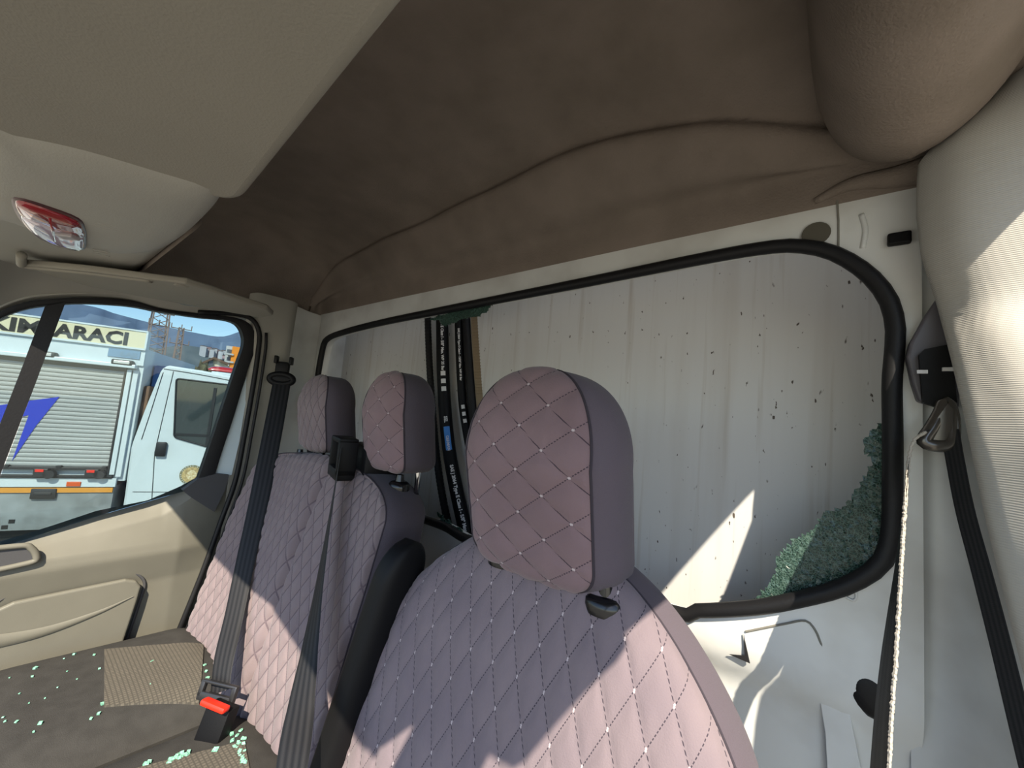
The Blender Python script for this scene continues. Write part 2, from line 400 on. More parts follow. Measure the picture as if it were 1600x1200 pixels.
def shard(name, px, y, parent, size=.009):
    poly = np.array([at(a, c, 'y', y)[[0, 2]] for a, c in px])
    def inside(p):
        r = False; j = len(poly) - 1
        for i in range(len(poly)):
            if (poly[i][1] > p[1]) != (poly[j][1] > p[1]) and p[0] < (poly[j][0] - poly[i][0]) * (p[1] - poly[i][1]) / (poly[j][1] - poly[i][1]) + poly[i][0]: r = not r
            j = i
        return r
    lo = poly.min(0) - size; hi = poly.max(0) + size
    nx, nz = int((hi[0] - lo[0]) / size) + 2, int((hi[1] - lo[1]) / size) + 2
    G = np.zeros((nz, nx, 2))
    for i in range(nz):
        for j in range(nx): G[i, j] = lo + np.array([j, i]) * size + rng.uniform(-.38, .38, 2) * size
    bb = MB()
    for i in range(nz - 1):
        for j in range(nx - 1):
            q = [G[i, j], G[i, j + 1], G[i + 1, j + 1], G[i + 1, j]]; c = sum(q) / 4
            if not inside(c): continue
            tl = rng.uniform(-.0009, .0009, 4); sh = .985
            P = [np.array([c[0] + (v[0] - c[0]) * sh, y + tl[k], c[1] + (v[1] - c[1]) * sh]) for k, v in enumerate(q)]
            bb.prism(P, (0, .004, 0))
    o = bb.build(name, m_crackle, parent); o['kind'] = 'stuff'; return o
shard('glass_remnant', [(1386, 648), (1352, 685), (1347, 706), (1365, 722), (1340, 762), (1320, 792), (1290, 798), (1275, 820), (1258, 836), (1240, 842), (1215, 868), (1208, 906), (1172, 945), (1250, 938), (1325, 912), (1378, 876), (1393, 830), (1394, 700)], WY + .012, w2, .0052)['label'] = 'large crazed green glass remnant in the lower right corner'
shard('glass_remnant', [(670, 499), (685, 500), (694, 509), (706, 504), (722, 498), (742, 496), (757, 490), (770, 474), (720, 481)], WY + .012, w2, .008)['label'] = 'strip of crazed glass under the upper seal'
shard('glass_remnant', [(684, 800), (700, 815), (722, 832), (748, 840), (760, 862), (690, 826)], WY + .006, w2, .012)['label'] = 'crumbled glass along the lower seal behind the bench'
# lower bulkhead details
b = MB(); P = [at(1272, 1033, 'y', WY + .024), at(1312, 1033, 'y', WY + .024), at(1345, 1200, 'y', WY + .024), at(1358, 1330, 'y', WY + .024), at(1300, 1330, 'y', WY + .024), at(1290, 1140, 'y', WY + .024)]
b.prism(P, (0, -.01, 0)); b.build('flap', m_white, wall)
b = MB(); b.tube(spline([at(1165, 987, 'y', WY - .001), at(1225, 975, 'y', WY - .001), at(1258, 970, 'y', WY - .001), at(1274, 985, 'y', WY - .001), at(1285, 1010, 'y', WY + .002), at(1300, 1030, 'y', WY + .016)], 30), .0018, 6); b.build('sheet_seam', bpy.data.materials['seam_shadow'], wall)
b = MB(); P = at(1362, 1080, 'y', WY + .012); rr = []
for k, (r, dy) in enumerate([(.037, .012), (.037, -.004), (.031, -.010), (.014, -.013)]): rr += [P + [r * .82 * math.cos(a) - .004 * math.sin(a), dy, r * math.sin(a)] for a in np.linspace(0, 2 * math.pi, 24, endpoint=False)]
b.add(rr, gridf(4, 24, True) + [tuple(range(72, 96))]); b.build('grommet', m_rubber, wall, True)
b = MB(); b.prism([at(1140, 1022, 'y', WY - .002), at(1172, 1036, 'y', WY - .002), at(1162, 990, 'y', WY - .002), at(1164, 1024, 'y', WY - .002)], (0, -.002, 0)); b.build('torn_tab', m_metal_dark, wall)
b = MB(); b.tube(spline([at(1310, 925, 'y', WY - .001), at(1332, 938, 'y', WY - .001), at(1338, 930, 'y', WY - .001), at(1330, 915, 'y', WY - .001)], 20), .0022, 6); b.build('stamped_rib', m_white, wall, True)

# driver side pillar (bare white metal) and the trim in front of it
prof = [(.104, .872), (.135, .862), (.165, .838), (.188, .80), (.205, .77), (.24, .765), (.36, .80)]
V = []; zs = np.linspace(.5, 2.06, 40)
for z in zs:
    for (x, y) in spline(prof, 24):
        k = max(0, 1.9 - z)
        V.append((x + .0 * k + .006 * math.sin(z * 9) * math.exp(-((y - .78) / .02) ** 2), y, z))
wr = mk('wall_right', V, gridf(len(zs), 24), m_white, None, True); tag(wr, kind='structure', label='bare white metal door pillar on the driver side')
TE = np.array([at(a, e, 'y', .80) for a, e in [(1446, 200), (1434, 260), (1432, 330), (1440, 400), (1463, 467), (1488, 567), (1500, 617), (1520, 700), (1545, 800), (1600, 975), (1640, 1080), (1700, 1250), (1760, 1500)]])
TE[:, 0] = np.clip(TE[:, 0], 0, .42)
def tx(z):                                   # inner edge of the pillar trim against height
    return float(np.interp(-z, -TE[:, 2], TE[:, 0]))
def ribbed():
    m = mat('ribbed_grey_trim', (182, 180, 174), .7, var=.04, vscale=5, spec=.25); nt = m.node_tree; p = nt.nodes['Principled BSDF']
    tc = nt.nodes.new('ShaderNodeTexCoord'); w = nt.nodes.new('ShaderNodeTexWave'); w.bands_direction = 'Z'; w.inputs['Scale'].default_value = 120; w.inputs['Distortion'].default_value = .3
    nt.links.new(tc.outputs['Object'], w.inputs[0]); bm_ = nt.nodes.new('ShaderNodeBump'); bm_.inputs['Strength'].default_value = .3; bm_.inputs['Distance'].default_value = .0015
    nt.links.new(w.outputs[0], bm_.inputs['Height']); nt.links.new(bm_.outputs[0], p.inputs['Normal']); return m
V = []; zs = np.linspace(.7, 2.30, 80)
for z in zs:
    x0_ = tx(z); yt = float(np.interp(z, [1.3, 1.5, 1.62, 1.70, 1.8], [.62, .66, .70, .745, .80])); x = x0_ * yt / .8; dy = yt - .8; top = max(0, z - 2.045); sh = .85 * top; L_ = float(np.interp(z, [1.35, 1.55, 1.8], [2.6, 2.1, 1.0]))
    pr = [(x + .02 + sh, .825), (x + .004 + sh, .815), (x + sh, .80), (x + .012 * L_ + sh, .80 - .015 * L_), (x + .024 * L_ + sh, .80 - .029 * L_), (x + .036 * L_ + sh, .80 - .037 * L_), (x + .036 * L_ + .024 + sh, .795 - .040 * L_), (x + .12 + .03 * L_ + sh, .785 - .050 * L_), (x + .45 + sh, .66)]; 
    V += [(a, c + dy, z) for a, c in spline(pr, 40)]
tr = mk('trim_1', V, gridf(len(zs), 40), ribbed(), None, True, auto=60); tag(tr, kind='structure', label='light grey ribbed pillar trim on the driver side')

# passenger side pillar: trim then painted metal up to the bulkhead corner
V = []; zs = np.linspace(.6, 2.0, 36)
for z in zs:
    k = max(0, z - 1.3) * .05
    for (x, y) in spline([(-1.80 + k, .535), (-1.745 + k, .55), (-1.735 + k, .60), (-1.735 + k, .665), (-1.75 + k, .69), (-1.765 + k, .70)], 24): V.append((x, y, z))
tl = mk('trim_2', V, gridf(len(zs), 24), m_trim, None, True); tag(tl, kind='structure', label='light grey pillar trim behind the passenger door')
V = []
for z in zs:
    k = max(0, z - 1.3) * .03
    for (x, y) in spline([(-1.775 + k, .69), (-1.80 + k, .73), (-1.83 + k, .78), (-1.845 + k, .83), (-1.835, .86)], 16): V.append((x, y, z))
wl = mk('wall_left', V, gridf(len(zs), 16), m_white, None, True); tag(wl, kind='structure', label='white painted corner metal on the passenger side')
b = MB(); b.box((-1.79, .62, .95), (.06, .17, .62), bev=.02); o = b.build('trim_3', m_door, None, True, auto=40); tag(o, kind='structure', label='grey lower pillar cover beside the outer seat')

# headliner
def liner():
    xs = np.concatenate([np.linspace(-1.86, -1.4, 26), np.linspace(-1.38, .20, 64)])
    CR = spline(np.c_[[-1.86, -1.53, -.89, -.45, -.20, .02, .2], [.80, .765, .725, .695, .715, .79, .82], [2.06, 2.17, 2.185, 2.19, 2.165, 2.115, 2.09]], 200)
    V = []; K = 0
    for x in xs:
        crease_y = np.interp(x, CR[:, 0], CR[:, 1]) + .003 * math.sin(x * 17)
        crease_z = np.interp(x, CR[:, 0], CR[:, 2])
        top = 2.0 + .016 * (x + 1.86) / 1.86
        r_ = float(np.interp(x, [-.86, -.66], [-.016, .035])); sag = .012 * math.sin(x * 7 + 1) 
        pr = [(.865, top - .004), (.853, top), (.846, top + .02), (.83 + .3 * sag, top + .07), (.5 * (.84 + crease_y), top + .55 * (crease_z - top)), (crease_y + .014, crease_z - .03), (crease_y - .004, crease_z - .008), (crease_y - .002, crease_z + .004), (crease_y + .006, crease_z + .012), (crease_y - .01, crease_z + .022), (crease_y - .07, crease_z + .04), (.5, 2.235), (.36, 2.23), (.24, 2.20), (.18 - r_, 2.12), (.163 - r_, 1.98), (.157 - r_, 1.89)]
        q = spline(pr, 120); K = 120
        lim = 2.30 if x > -1.4 else 1.93 + .37 * math.sqrt(max(0, 1 - ((-1.4 - x) / .46) ** 2)) if x > -1.86 else 1.93
        for y, z in q: V.append((x, y, min(z, lim) if z > 1.93 else z))
    return mk('ceiling', V, gridf(len(xs), K), m_liner, None, True)
cl = liner(); tag(cl, kind='structure', label='dusty brown fabric headliner, sagging and creased')
# the lobe of headliner drooping over the driver side
V = []; ys = np.r_[np.linspace(.10, .70, 24), .70 + .14 * np.sin(np.linspace(0, math.pi / 2, 14)[1:])]
for i, y in enumerate(ys):
    e = math.sqrt(max(0.0, 1 - (max(0, y - .70) / .142) ** 2)); cx = .098 + .02 * (y - .5); rx = .128 * (.6 + .4 * e); rz = (.196 - .05 * (.7 - min(y, .7))) * (.55 + .45 * e)
    cz = 2.225
    for a in np.linspace(math.pi * 1.02, 2.0 * math.pi, 30): xx = rx * np.sign(math.cos(a)) * abs(math.cos(a)) ** .7; V.append((cx + xx, y, cz + rz * 1.05 * math.sin(a) + .55 * max(0, xx)))
o = mk('headliner_bulge', V, gridf(len(ys), 30), m_liner, cl, True); o['label'] = 'drooping lobe over the driver door'
b = MB(); b.tube(spline([(.20, .83, 2.05), (.10, .845, 2.045), (.03, .845, 2.05), (-.02, .848, 2.035)], 20), [.006 + .024 * k for k in np.linspace(1, 0, 20)], 12); b.build('fabric_fold', m_liner, cl, True)

# roof skin, header over the windscreen, roof rails, front pillars
b = MB(); b.box((-.865, .33, 2.33), (2.25, 1.2, .04), bev=.01); b.box((-.865, .895, 2.18), (2.1, .03, .30)); b.box((.29, .33, 2.22), (.04, 1.06, .24)); b.box((.42, .865, 1.4), (.03, .31, 1.86)); b.box((.27, .915, 1.4), (.33, .03, 1.86)); b.box((-1.94, .81, 1.4), (.03, .44, 1.86)); b.box((-1.90, .915, 1.4), (.12, .03, 1.86)); b.box((-1.93, .33, 2.12), (.04, 1.06, .42))  # unseen side and rear sheets added to shut out light leaking round the corners
roof = b.build('trim_4', m_white); tag(roof, kind='structure', label='outer roof skin of the cab with added sheets closing its rear corners')
V = []; xs = np.linspace(-1.80, .23, 40)
for x in xs:
    bow = .045 * (1 - ((x + .8) / 1.02) ** 2)
    r_ = float(np.interp(x, [-.86, -.66], [-.016, .035]))
    for (y, z) in spline([(.0 - bow, 2.2), (-.06 - bow, 1.98), (-.07 - bow, 1.885), (-.055 - bow, 1.876), (.0, 1.886), (.06, 1.892), (.135 - r_, 1.892), (.150 - r_, 1.893), (.155 - r_, 1.92), (.155 - r_, 2.1)], 30): V.append((x, y, z))
hd = mk('trim_5', V, gridf(len(xs), 30), m_trim, None, True); tag(hd, kind='structure', label='grey header trim above the windscreen')
# driver side roof rail and both front pillars
b = MB(); b.tube(spline([(.13, -.10, 1.89), (.19, .1, 1.915), (.225, .35, 1.95), (.25, .50, 2.02), (.28, .62, 2.08), (.32, .74, 2.12)], 30), .028, 12); b.tube(spline([(.12, -.07, 1.88), (.17, -.5, 1.58), (.20, -.95, 1.15)], 20), .06, 12)
o = b.build('trim_6', m_trim, None, True); tag(o, kind='structure', label='driver side roof rail and front pillar trim')
b = MB(); b.tube(spline([(-1.77, -.10, 1.87), (-1.86, -.5, 1.58), (-1.92, -.95, 1.15)], 20), .06, 12)
o = b.build('trim_7', m_trim, None, True); tag(o, kind='structure', label='passenger side front pillar trim')
# passenger roof rail trim above the door opening
top_px = [(-40, 512), (0, 487), (40, 472), (80, 467), (130, 465), (200, 469), (250, 482), (310, 490), (370, 496), (400, 500)]
TOP = np.array([at(a, c, 'x', -1.72) for a, c in top_px])
T2 = spline(TOP, 40); V = []
for p in T2:
    k = float(np.interp(p[1], [.10, .32], [1, .15]))
    for (dx, dz) in spline([(-.03, .0), (.0, .008), (.02, .03), (.05, .06), (.09, .09), (.14, .13)], 14): V.append((p[0] + dx * k, p[1], p[2] + dz * k))
o = mk('trim_8', V, gridf(40, 14), m_trim, None, True); tag(o, kind='structure', label='grey roof rail trim above the passenger door')

# ------------------------------------------------------------------ passenger door
dr = empty('door_1', (-1.72, .25, .7), kind='structure', label='closed passenger door with grey trim panel')
DX = -1.72
def dpt(px, py, x=DX): return at(px, py, 'x', x)
sill = np.array([dpt(a, c) for a, c in [(-120, 892), (0, 853), (80, 828), (154, 803), (235, 786), (286, 764), (310, 750), (335, 742), (362, 738)]])
ledge = np.array([dpt(a, c) for a, c in [(-120, 880), (0, 866), (49, 855), (136, 838), (255, 806), (293, 783), (318, 765), (362, 738)]])
ys = np.linspace(-.25, .545, 110); V = []
NZ = 70
for y in ys:
    zt = np.interp(y, sill[:, 1], sill[:, 2]); zl = min(np.interp(y, ledge[:, 1], ledge[:, 2]), zt - .006)
    mz = [1.30 * 0 + zt, zl, min(1.10, zl - .012), 1.07, .98, .72]
    mx = [-1.765, -1.725, -1.70, -1.695, -1.715, -1.715]
    tz = np.r_[np.linspace(mz[0], mz[1], 12, endpoint=False), np.linspace(mz[1], mz[2], 14, endpoint=False), np.linspace(mz[2], .70, NZ - 26)]
    fade = 1 - .75 * max(0, (y - .42) / .12)
    xx = np.interp(-tz, -np.array(mz), mx)
    V += [(-1.74 + (a + .04) * 0 + (a + 1.74) * fade, y, z) for a, z in zip(xx, tz)]
o = mk('door_panel', V, gridf(len(ys), NZ), m_door, dr, True, auto=25)
# storage pocket, proud of the panel, with a slanting ridge
pp = [(-80, 985), (0, 948), (22, 938), (100, 922), (195, 903), (212, 905), (219, 914), (213, 935), (193, 995), (172, 1060), (-80, 1100)]
PK = np.array([dpt(a, c, -1.70) for a, c in pp])
b = MB(); b.prism(PK, (.018, 0, 0)); o = b.build('pocket', m_door, dr)
mod = o.modifiers.new('bevel', 'BEVEL'); mod.width = .006; mod.segments = 3
b = MB(); A = [dpt(-60, 1010, -1.68), dpt(60, 988, -1.68), dpt(150, 958, -1.68), dpt(208, 932, -1.68)]
P = spline(A, 20); V = []
for i, p in enumerate(P):
    s = .014 * (1 - i / 19) + .001
    V += [p + [0, 0, 1.2 * s], p + [s * .9, 0, 0], p + [0, 0, -1.6 * s]]
b.add(V, gridf(20, 3)); b.build('pocket_ridge', m_door, dr, True)
gp = [(-60, 985), (0, 938), (40, 925), (120, 910), (198, 896), (216, 898), (226, 912), (218, 940), (198, 1000)]
b = MB(); b.tube(spline([dpt(a, c, -1.712) for a, c in gp], 60), .0042, 8); b.build('pocket_groove', m_doordark, dr, True)
# pull handle recess
hp = [dpt(a, c, -1.69) for a, c in [(-70, 868), (30, 853), (48, 856), (57, 870), (44, 880), (-70, 900)]]
b = MB(); b.tube(spline(hp, 60, True), .0075, 8, closed=True); b.build('handle_rim', m_door, dr, True)
b = MB(); b.add(hp, [tuple(range(6))]); b.build('handle_recess', m_doordark, dr)
# window: black frame, divider, two panes
fo = [(-40, 512), (0, 487), (40, 472), (80, 467), (130, 465), (200, 469), (250, 482), (310, 490), (365, 496), (388, 505), (398, 522), (398, 545), (386, 580), (365, 650), (345, 710), (334, 748)]
fi = [(-40, 524), (0, 498), (40, 483), (80, 477), (130, 474), (200, 478), (250, 487), (310, 496), (350, 500), (370, 507), (379, 522), (380, 540), (370, 570), (350, 630), (325, 705), (310, 748)]
A = spline([dpt(a, c) for a, c in fo], 90); B_ = spline([dpt(a, c) for a, c in fi], 90); V = []
for a, c in zip(A, B_): V += [a + [-.02, 0, 0], a, a + [.004, 0, 0], .5 * (a + c) + [.006, 0, 0], c + [.002, 0, 0], c + [-.03, 0, 0]]
mk('window_frame', V, gridf(90, 6), m_rubber, dr, True, auto=50)
so = [(-40, 502), (0, 479), (40, 465), (80, 460), (130, 458), (200, 461), (250, 475)]
b = MB(); b.tube(spline([dpt(a, c, -1.715) for a, c in so], 40), .004, 8); b.build('frame_lip', m_trim, dr, True)
b = MB(); b.prism([dpt(70, 479), dpt(102, 473), dpt(55, 600), dpt(0, 742), dpt(-40, 845), dpt(-75, 850), dpt(-30, 732), dpt(0, 662), dpt(36, 570)], (.012, 0, 0)); b.build('window_divider', m_rubber, dr)
gy = -.0
b = MB(); V = [dpt(a, c, -1.735) for a, c in [(-20, 800), (55, 600), (90, 474), (130, 473), (200, 477), (310, 494), (380, 505), (385, 540), (350, 630), (310, 755), (286, 768), (154, 806), (0, 856), (-40, 870)]]
b.prism(V, (-.004, 0, 0)); b.build('door_glass', m_glass, dr)
b = MB(); V = [dpt(a, c, -1.735) for a, c in [(-60, 520), (0, 495), (40, 480), (90, 476), (36, 580), (0, 670), (-60, 820)]]
b.prism(V, (-.004, 0, 0)); b.build('quarter_glass', m_glass, dr)
# mirror-black corner piece, painted sheet beside the frame, door seal
b = MB(); b.prism([dpt(286, 766, -1.71), dpt(310, 748, -1.71), dpt(340, 740, -1.71), dpt(358, 742, -1.71), dpt(352, 765, -1.71), dpt(335, 800, -1.71), dpt(300, 778, -1.71)], (-.03, 0, 0)); b.build('corner_cover', m_doordark, dr)
b = MB(); P = [dpt(a, c, -1.725) for a, c in [(390, 575), (387, 610), (374, 690), (362, 742), (335, 748), (352, 690), (372, 625)]]
b.prism(P, (-.006, 0, 0)); b.build('painted_sheet', mat('blue_white_paint', (196, 210, 216), .35), dr)
sl = [(310, 488), (370, 491), (395, 500), (405, 520), (404, 545), (396, 600), (382, 680), (368, 750), (345, 815), (318, 890), (290, 960), (268, 1015), (240, 1100)]
b = MB(); b.tube(spline([dpt(a, c, -1.708) for a, c in sl], 90), .0085, 10); b.tube(spline([dpt(a + 11, c, -1.70) for a, c in sl[3:]], 70), .0055, 8); b.build('door_seal', m_rubber, dr, True)

# ------------------------------------------------------------------ floor and ground
b = MB(); b.box((-.87, .0, .46), (1.95, 1.8, .05)); o = b.build('floor', mat('rubber_floor', (40, 40, 42), .8, bump=.3)); tag(o, kind='structure', label='dark rubber cab floor')
b = MB(); b.add([(-1600, -1500, 0), (60, -1500, 0), (60, 1500, 0), (-1600, 1500, 0)], [(0, 1, 2, 3)]); o = b.build('ground', mat('dusty_ground', (152, 148, 138), .95, rgb2=(128, 126, 112), vscale=.15)); tag(o, kind='structure', label='dusty yard ground outside')

# ------------------------------------------------------------------ cargo box behind the cab
cb = empty('cargo_box', (-.87, 1.1, .5), 'white weathered front panel of the cargo box seen through the broken window', 'truck body')
b = MB(); b.box((-.87, 1.07, 1.65), (2.5, .08, 2.3)); b.build('front_panel', m_panel, cb)
b = MB(); b.box((-2.14, 1.10, 1.65), (.05, .1, 2.32), bev=.01); b.build('corner_post', m_white, cb)
b = MB(); b.box((.40, 1.10, 1.65), (.05, .1, 2.32), bev=.01); b.build('corner_post', m_white, cb)

# ------------------------------------------------------------------ hoses
HY = 1.0
def hose(name, px, r, y, m, label, cat='hose', group=None, ridges=0):
    P = spline([at(a, c, 'y', y) for a, c in px], 160 if ridges else 50)
    rt = empty(name, P[-1], label, cat, group)
    b = MB()
    rr = [r * (1 + .09 * (i % 2)) for i in range(len(P))] if ridges else r
    b.tube(P, rr, 16, ridge=None); b.build('tube', m, rt, not ridges)
    return rt, P, r
def wrap_text(rt, P, r, V, F, s0, name, m, ang0=0., flip=1):
    """lay flat lettering (x along the hose, y across it) on the hose surface, facing the cab"""
    d = np.r_[0, np.cumsum(np.linalg.norm(np.diff(P, axis=0), axis=1))]; T = np.gradient(P, axis=0); T /= np.linalg.norm(T, axis=1)[:, None]
    out = []
    for v in V:
        s = s0 + v[0]; p = np.array([np.interp(s, d, P[:, k]) for k in range(3)]); t = np.array([np.interp(s, d, T[:, k]) for k in range(3)]); t /= np.linalg.norm(t)
        nrm = -p + CP; nrm -= t * (nrm @ t); nrm /= np.linalg.norm(nrm); w = np.cross(nrm, t); a = ang0 + v[1] / r
        out.append(p + (r + .0006) * (math.cos(a) * nrm + math.sin(a) * w))
    mk(name, out, F, m, rt, False)
h1, P1, r1 = hose('corrugated_conduit', [(668, 470), (669, 520), (673, 600), (682, 710), (694, 790), (712, 860), (730, 920)], .0125, HY, m_rubber, 'black ribbed conduit, leftmost of the upright lines behind the window', ridges=1)
h2, P2, r2 = hose('printed_hose', [(690, 470), (691, 520), (693, 600), (700, 690), (712, 760), (728, 830), (750, 910)], .0235, HY - .01, m_black, 'thick black hose with white lettering and a blue label beside the ribbed conduit')
def chunk(txt, size, s0, ang=0., bold=0.0006, m=None, which=(h2, P2, r2), name='lettering'):
    V, F = text_mesh(txt, size, bold); V[:, 1] -= size * .35
    wrap_text(*which, V, F, s0, name, m or m_print, ang)
def patch(l, w, s0, ang, m, name, which=(h2, P2, r2)):
    k = 8; V = [(a, c, 0) for a in np.linspace(0, l, 6) for c in np.linspace(-w / 2, w / 2, k)]
    wrap_text(*which, V, gridf(6, k), s0, name, m, ang)
L2 = np.sum(np.linalg.norm(np.diff(P2, axis=0), axis=1))
def s_at(P, py):
    pr = [RW @ (p - CP) for p in P]; yy = [600 + FPX * c[1] / c[2] for c in pr]; d = np.r_[0, np.cumsum(np.linalg.norm(np.diff(P, axis=0), axis=1))]
    return float(np.interp(py, yy, d))
chunk('Type E Class I - 5/8" Max. WP 35 Bar', .0135, s_at(P2, 500))
for y_ in (582, 594, 606): patch(.017, .017, s_at(P2, y_), 0, m_print, 'approval_mark')
chunk('SEL', .016, s_at(P2, 652))
patch(.085, .021, s_at(P2, 668), 0, m_blueprint, 'blue_label')
r2b = r2 + .0006
chunk('GERMAN', .0135, s_at(P2, 682), m=m_print, which=(h2, P2, r2b), bold=.0003)
chunk('SAE J 2064 Type E Class I - 5/8" Max. WP 35', .0150, s_at(P2, 728), bold=.0008)
h3, P3, r3 = hose('printed_hose', [(716, 470), (717, 520), (719, 570), (724, 640), (738, 720), (756, 800), (772, 880)], .015, HY + .01, m_black, 'thinner black hose with small white lettering, third line from the left')
chunk('SAE J 2064 Type E Class I - 13/32" Max. WP 35 Bar', .0095, s_at(P3, 515), which=(h3, P3, r3), bold=.0005)
for y_ in (634, 645, 656): patch(.014, .012, s_at(P3, y_), 0, m_print, 'approval_mark', which=(h3, P3, r3))
h4, P4, r4 = hose('plain_hose', [(727, 470), (730, 530), (735, 600), (742, 680), (752, 760), (768, 850)], .016, HY + .022, m_rubber, 'plain black hose right of the lettered hoses')
sp = [(741, 470), (742, 510), (745, 560), (748, 600), (752, 650), (760, 760)]
st = ribbon('ratchet_strap', [at(a, c, 'y', HY + .03) for a, c in sp], [(1, .2, 0), (1, .2, 0)], .030, m_beige_strap, None, n=60, thick=.006); tag(st, 'beige woven strap hanging right of the black hoses', 'strap')
b = MB()
for i in range(26):
    t = i / 25; p = at(np.interp(t, [0, 1], [741, 749]), 495 + 120 * t, 'y', HY + .026)
    b.tube([p + [-.014, -.001, 0], p + [.014, .001, 0]], .0016, 5)
b.build('woven_rib', m_beige_strap, st)['kind'] = 'stuff'

# ------------------------------------------------------------------ seats
def headrest(parent, cx, cy, z0, z1, hw, hd, tilt, n, fm, sm, q, seam=46, K=70, nf=70, amp=.0035):
    cz = .5 * (z0 + z1)
    rows = super_rows(z0, z1, K, lambda z: hw * (1 - .04 * ((cz - z) / (z1 - z0)) if z < cz else 1.0 - .02 * (z - cz) / (z1 - z0)), lambda z: hd, lambda z: cx, lambda z: cy + tilt * max(0, cz + .02 - z) + .03 * (z - cz), lo=(z1 - z0) * .14, hi=(z1 - z0) * .42, p=2.6, plo=4.5)
    f, s = pad(rows, n, seam, nf, 40, *q, amp, fm, sm, ('headrest', 'side_panel'), parent, m_thread, .0022)
    for sx in (-1, 1):
        b = MB(); b.tube([(cx + sx * hw * .70, cy + .025, z0 - .05), (cx + sx * hw * .70, cy + .025, z0 + .06)], .007, 12); b.build('post', m_chrome, f, True)
    return f
def collar(parent, x, y, z, tilt=0.):
    b = MB(); V = []
    for r, dz in [(.030, -.010), (.031, .0), (.029, .008), (.022, .013), (.013, .014), (.010, .030)]:
        V += [(x + r * math.cos(a), y + .85 * r * math.sin(a), z + dz + tilt * r * math.cos(a)) for a in np.linspace(0, 2 * math.pi, 24, endpoint=False)]
    b.add(V, gridf(6, 24, True) + [tuple(range(120, 144))]); b.build('post_collar', m_gloss, parent, True, auto=50)

# driver seat
SX = -.372
ds = empty('driver_seat', (SX, .45, .75), 'driver seat with a large quilted mauve cover, nearest of the three seats', 'car seat')
Wd = lambda z: float(np.interp(z, [.7, .9, 1.05, 1.2, 1.30, 1.42], [.325, .34, .342, .318, .277, .235]))
rows = super_rows(.70, 1.405, 150, Wd, lambda z: float(np.interp(z, [.7, 1.2, 1.4], [.10, .085, .07])), lambda z: SX, lambda z: float(np.interp(z, [.7, 1.1, 1.4], [.455, .56, .635])), lo=None, hi=.21, p=2.5)
bk, sd = pad(rows, 4.2, 79, 150, 60, .047, .100, .0036, m_q_driver, m_elastic, ('backrest', 'side_panel'), ds, m_thread, .002)
headrest(ds, SX - .002, .568, 1.346, 1.688, .150, .075, .27, 3.0, m_q_head, m_elastic, (.092, .068), amp=.0046, K=90, nf=80)
for px, py in ((788, 872), (944, 944)):
    P = at(px, py, 'y', .576); collar(ds, P[0], P[1], P[2], 0)
# folded-up armrest on its inboard side
am = []
for (px, py, w) in [(606, 852, .0), (622, 850, .0)]: pass
Kz = np.linspace(0, 1, 60); V = []
for t in Kz:
    f = min(1, math.sqrt(max(0, 1 - max(0, (t - .86) / .14) ** 2))) if t > .86 else 1
    z = .82 + (1.338 - .82) * t; y = .43 + .115 * t; cx = -.700 + .035 * t
    s = section(.030 * (.5 + .5 * f), .052 * max(.05, f), 3.2, 40)
    V += [(cx + a, y + c, z) for a, c in s]
mk('armrest', V, gridf(60, 40, True) + [tuple(range(59 * 40, 60 * 40))], m_black, ds, True)
b = MB(); b.box((SX, .18, .82), (.50, .50, .16), bev=.05); b.build('cushion', m_cushion, ds, True, auto=60)

# double passenger bench
bs = empty('passenger_bench', (-1.13, .45, .6), 'two-place passenger bench with quilted mauve covers and charcoal cushions', 'car seat')
def bench_back(x0, x1, zt, right_open):
    cx = .5 * (x0 + x1); hw = .5 * (x1 - x0)
    rows = super_rows(.70, zt, 210, lambda z: hw * float(np.interp(z, [.7, .9, 1.2, 1.42], [.98, 1., 1., .97])), lambda z: float(np.interp(z, [.7, 1.2, 1.44], [.075, .07, .06])), lambda z: cx, lambda z: float(np.interp(z, [.7, 1.1, 1.44], [.49, .575, .655])), lo=None, hi=.10, p=3.4)
    return pad(rows, 9, 52, 320, 40, .040, .074, .0055, m_q_bench, m_elastic_d, ('backrest', 'side_panel'), bs, m_thread, .0018, wrinkle=.0015)
bench_back(-1.62, -.762, 1.432, 1)
headrest(bs, -1.295, .655, 1.444, 1.690, .116, .064, .20, 2.8, m_q_bench, m_elastic_d, (.040, .074), amp=.0050, K=60, nf=56)['label'] = 'smaller headrest over the outer place'
headrest(bs, -.905, .655, 1.438, 1.700, .116, .064, .20, 2.8, m_q_head, m_elastic_d, (.092, .068), amp=.0036, K=60, nf=56)['label'] = 'headrest over the middle place'
for px, py in ((468, 711), (502, 714), (580, 741), (624, 754)):
    P = at(px, py, 'y', .652); collar(bs, P[0], P[1], P[2] - .010)
# belt guide box between the headrests
gb = MB(); R_ = Matrix.Rotation(math.radians(-18), 3, 'Z'); P = at(536, 712, 'y', .60)
for dx, dz, w, h in ((-.052, 0, .016, .10), (.052, 0, .016, .10), (0, .045, .12, .014), (0, -.045, .12, .030)): gb.box(tuple(P + np.array(R_ @ Vector((dx, 0, dz)))), (w, .05, h), R_, .004)
gb.box(tuple(P + np.array([.045, .075, -.005])), (.15, .10, .085), R_, .015)
gb.build('belt_guide', m_black, bs, True, auto=40)
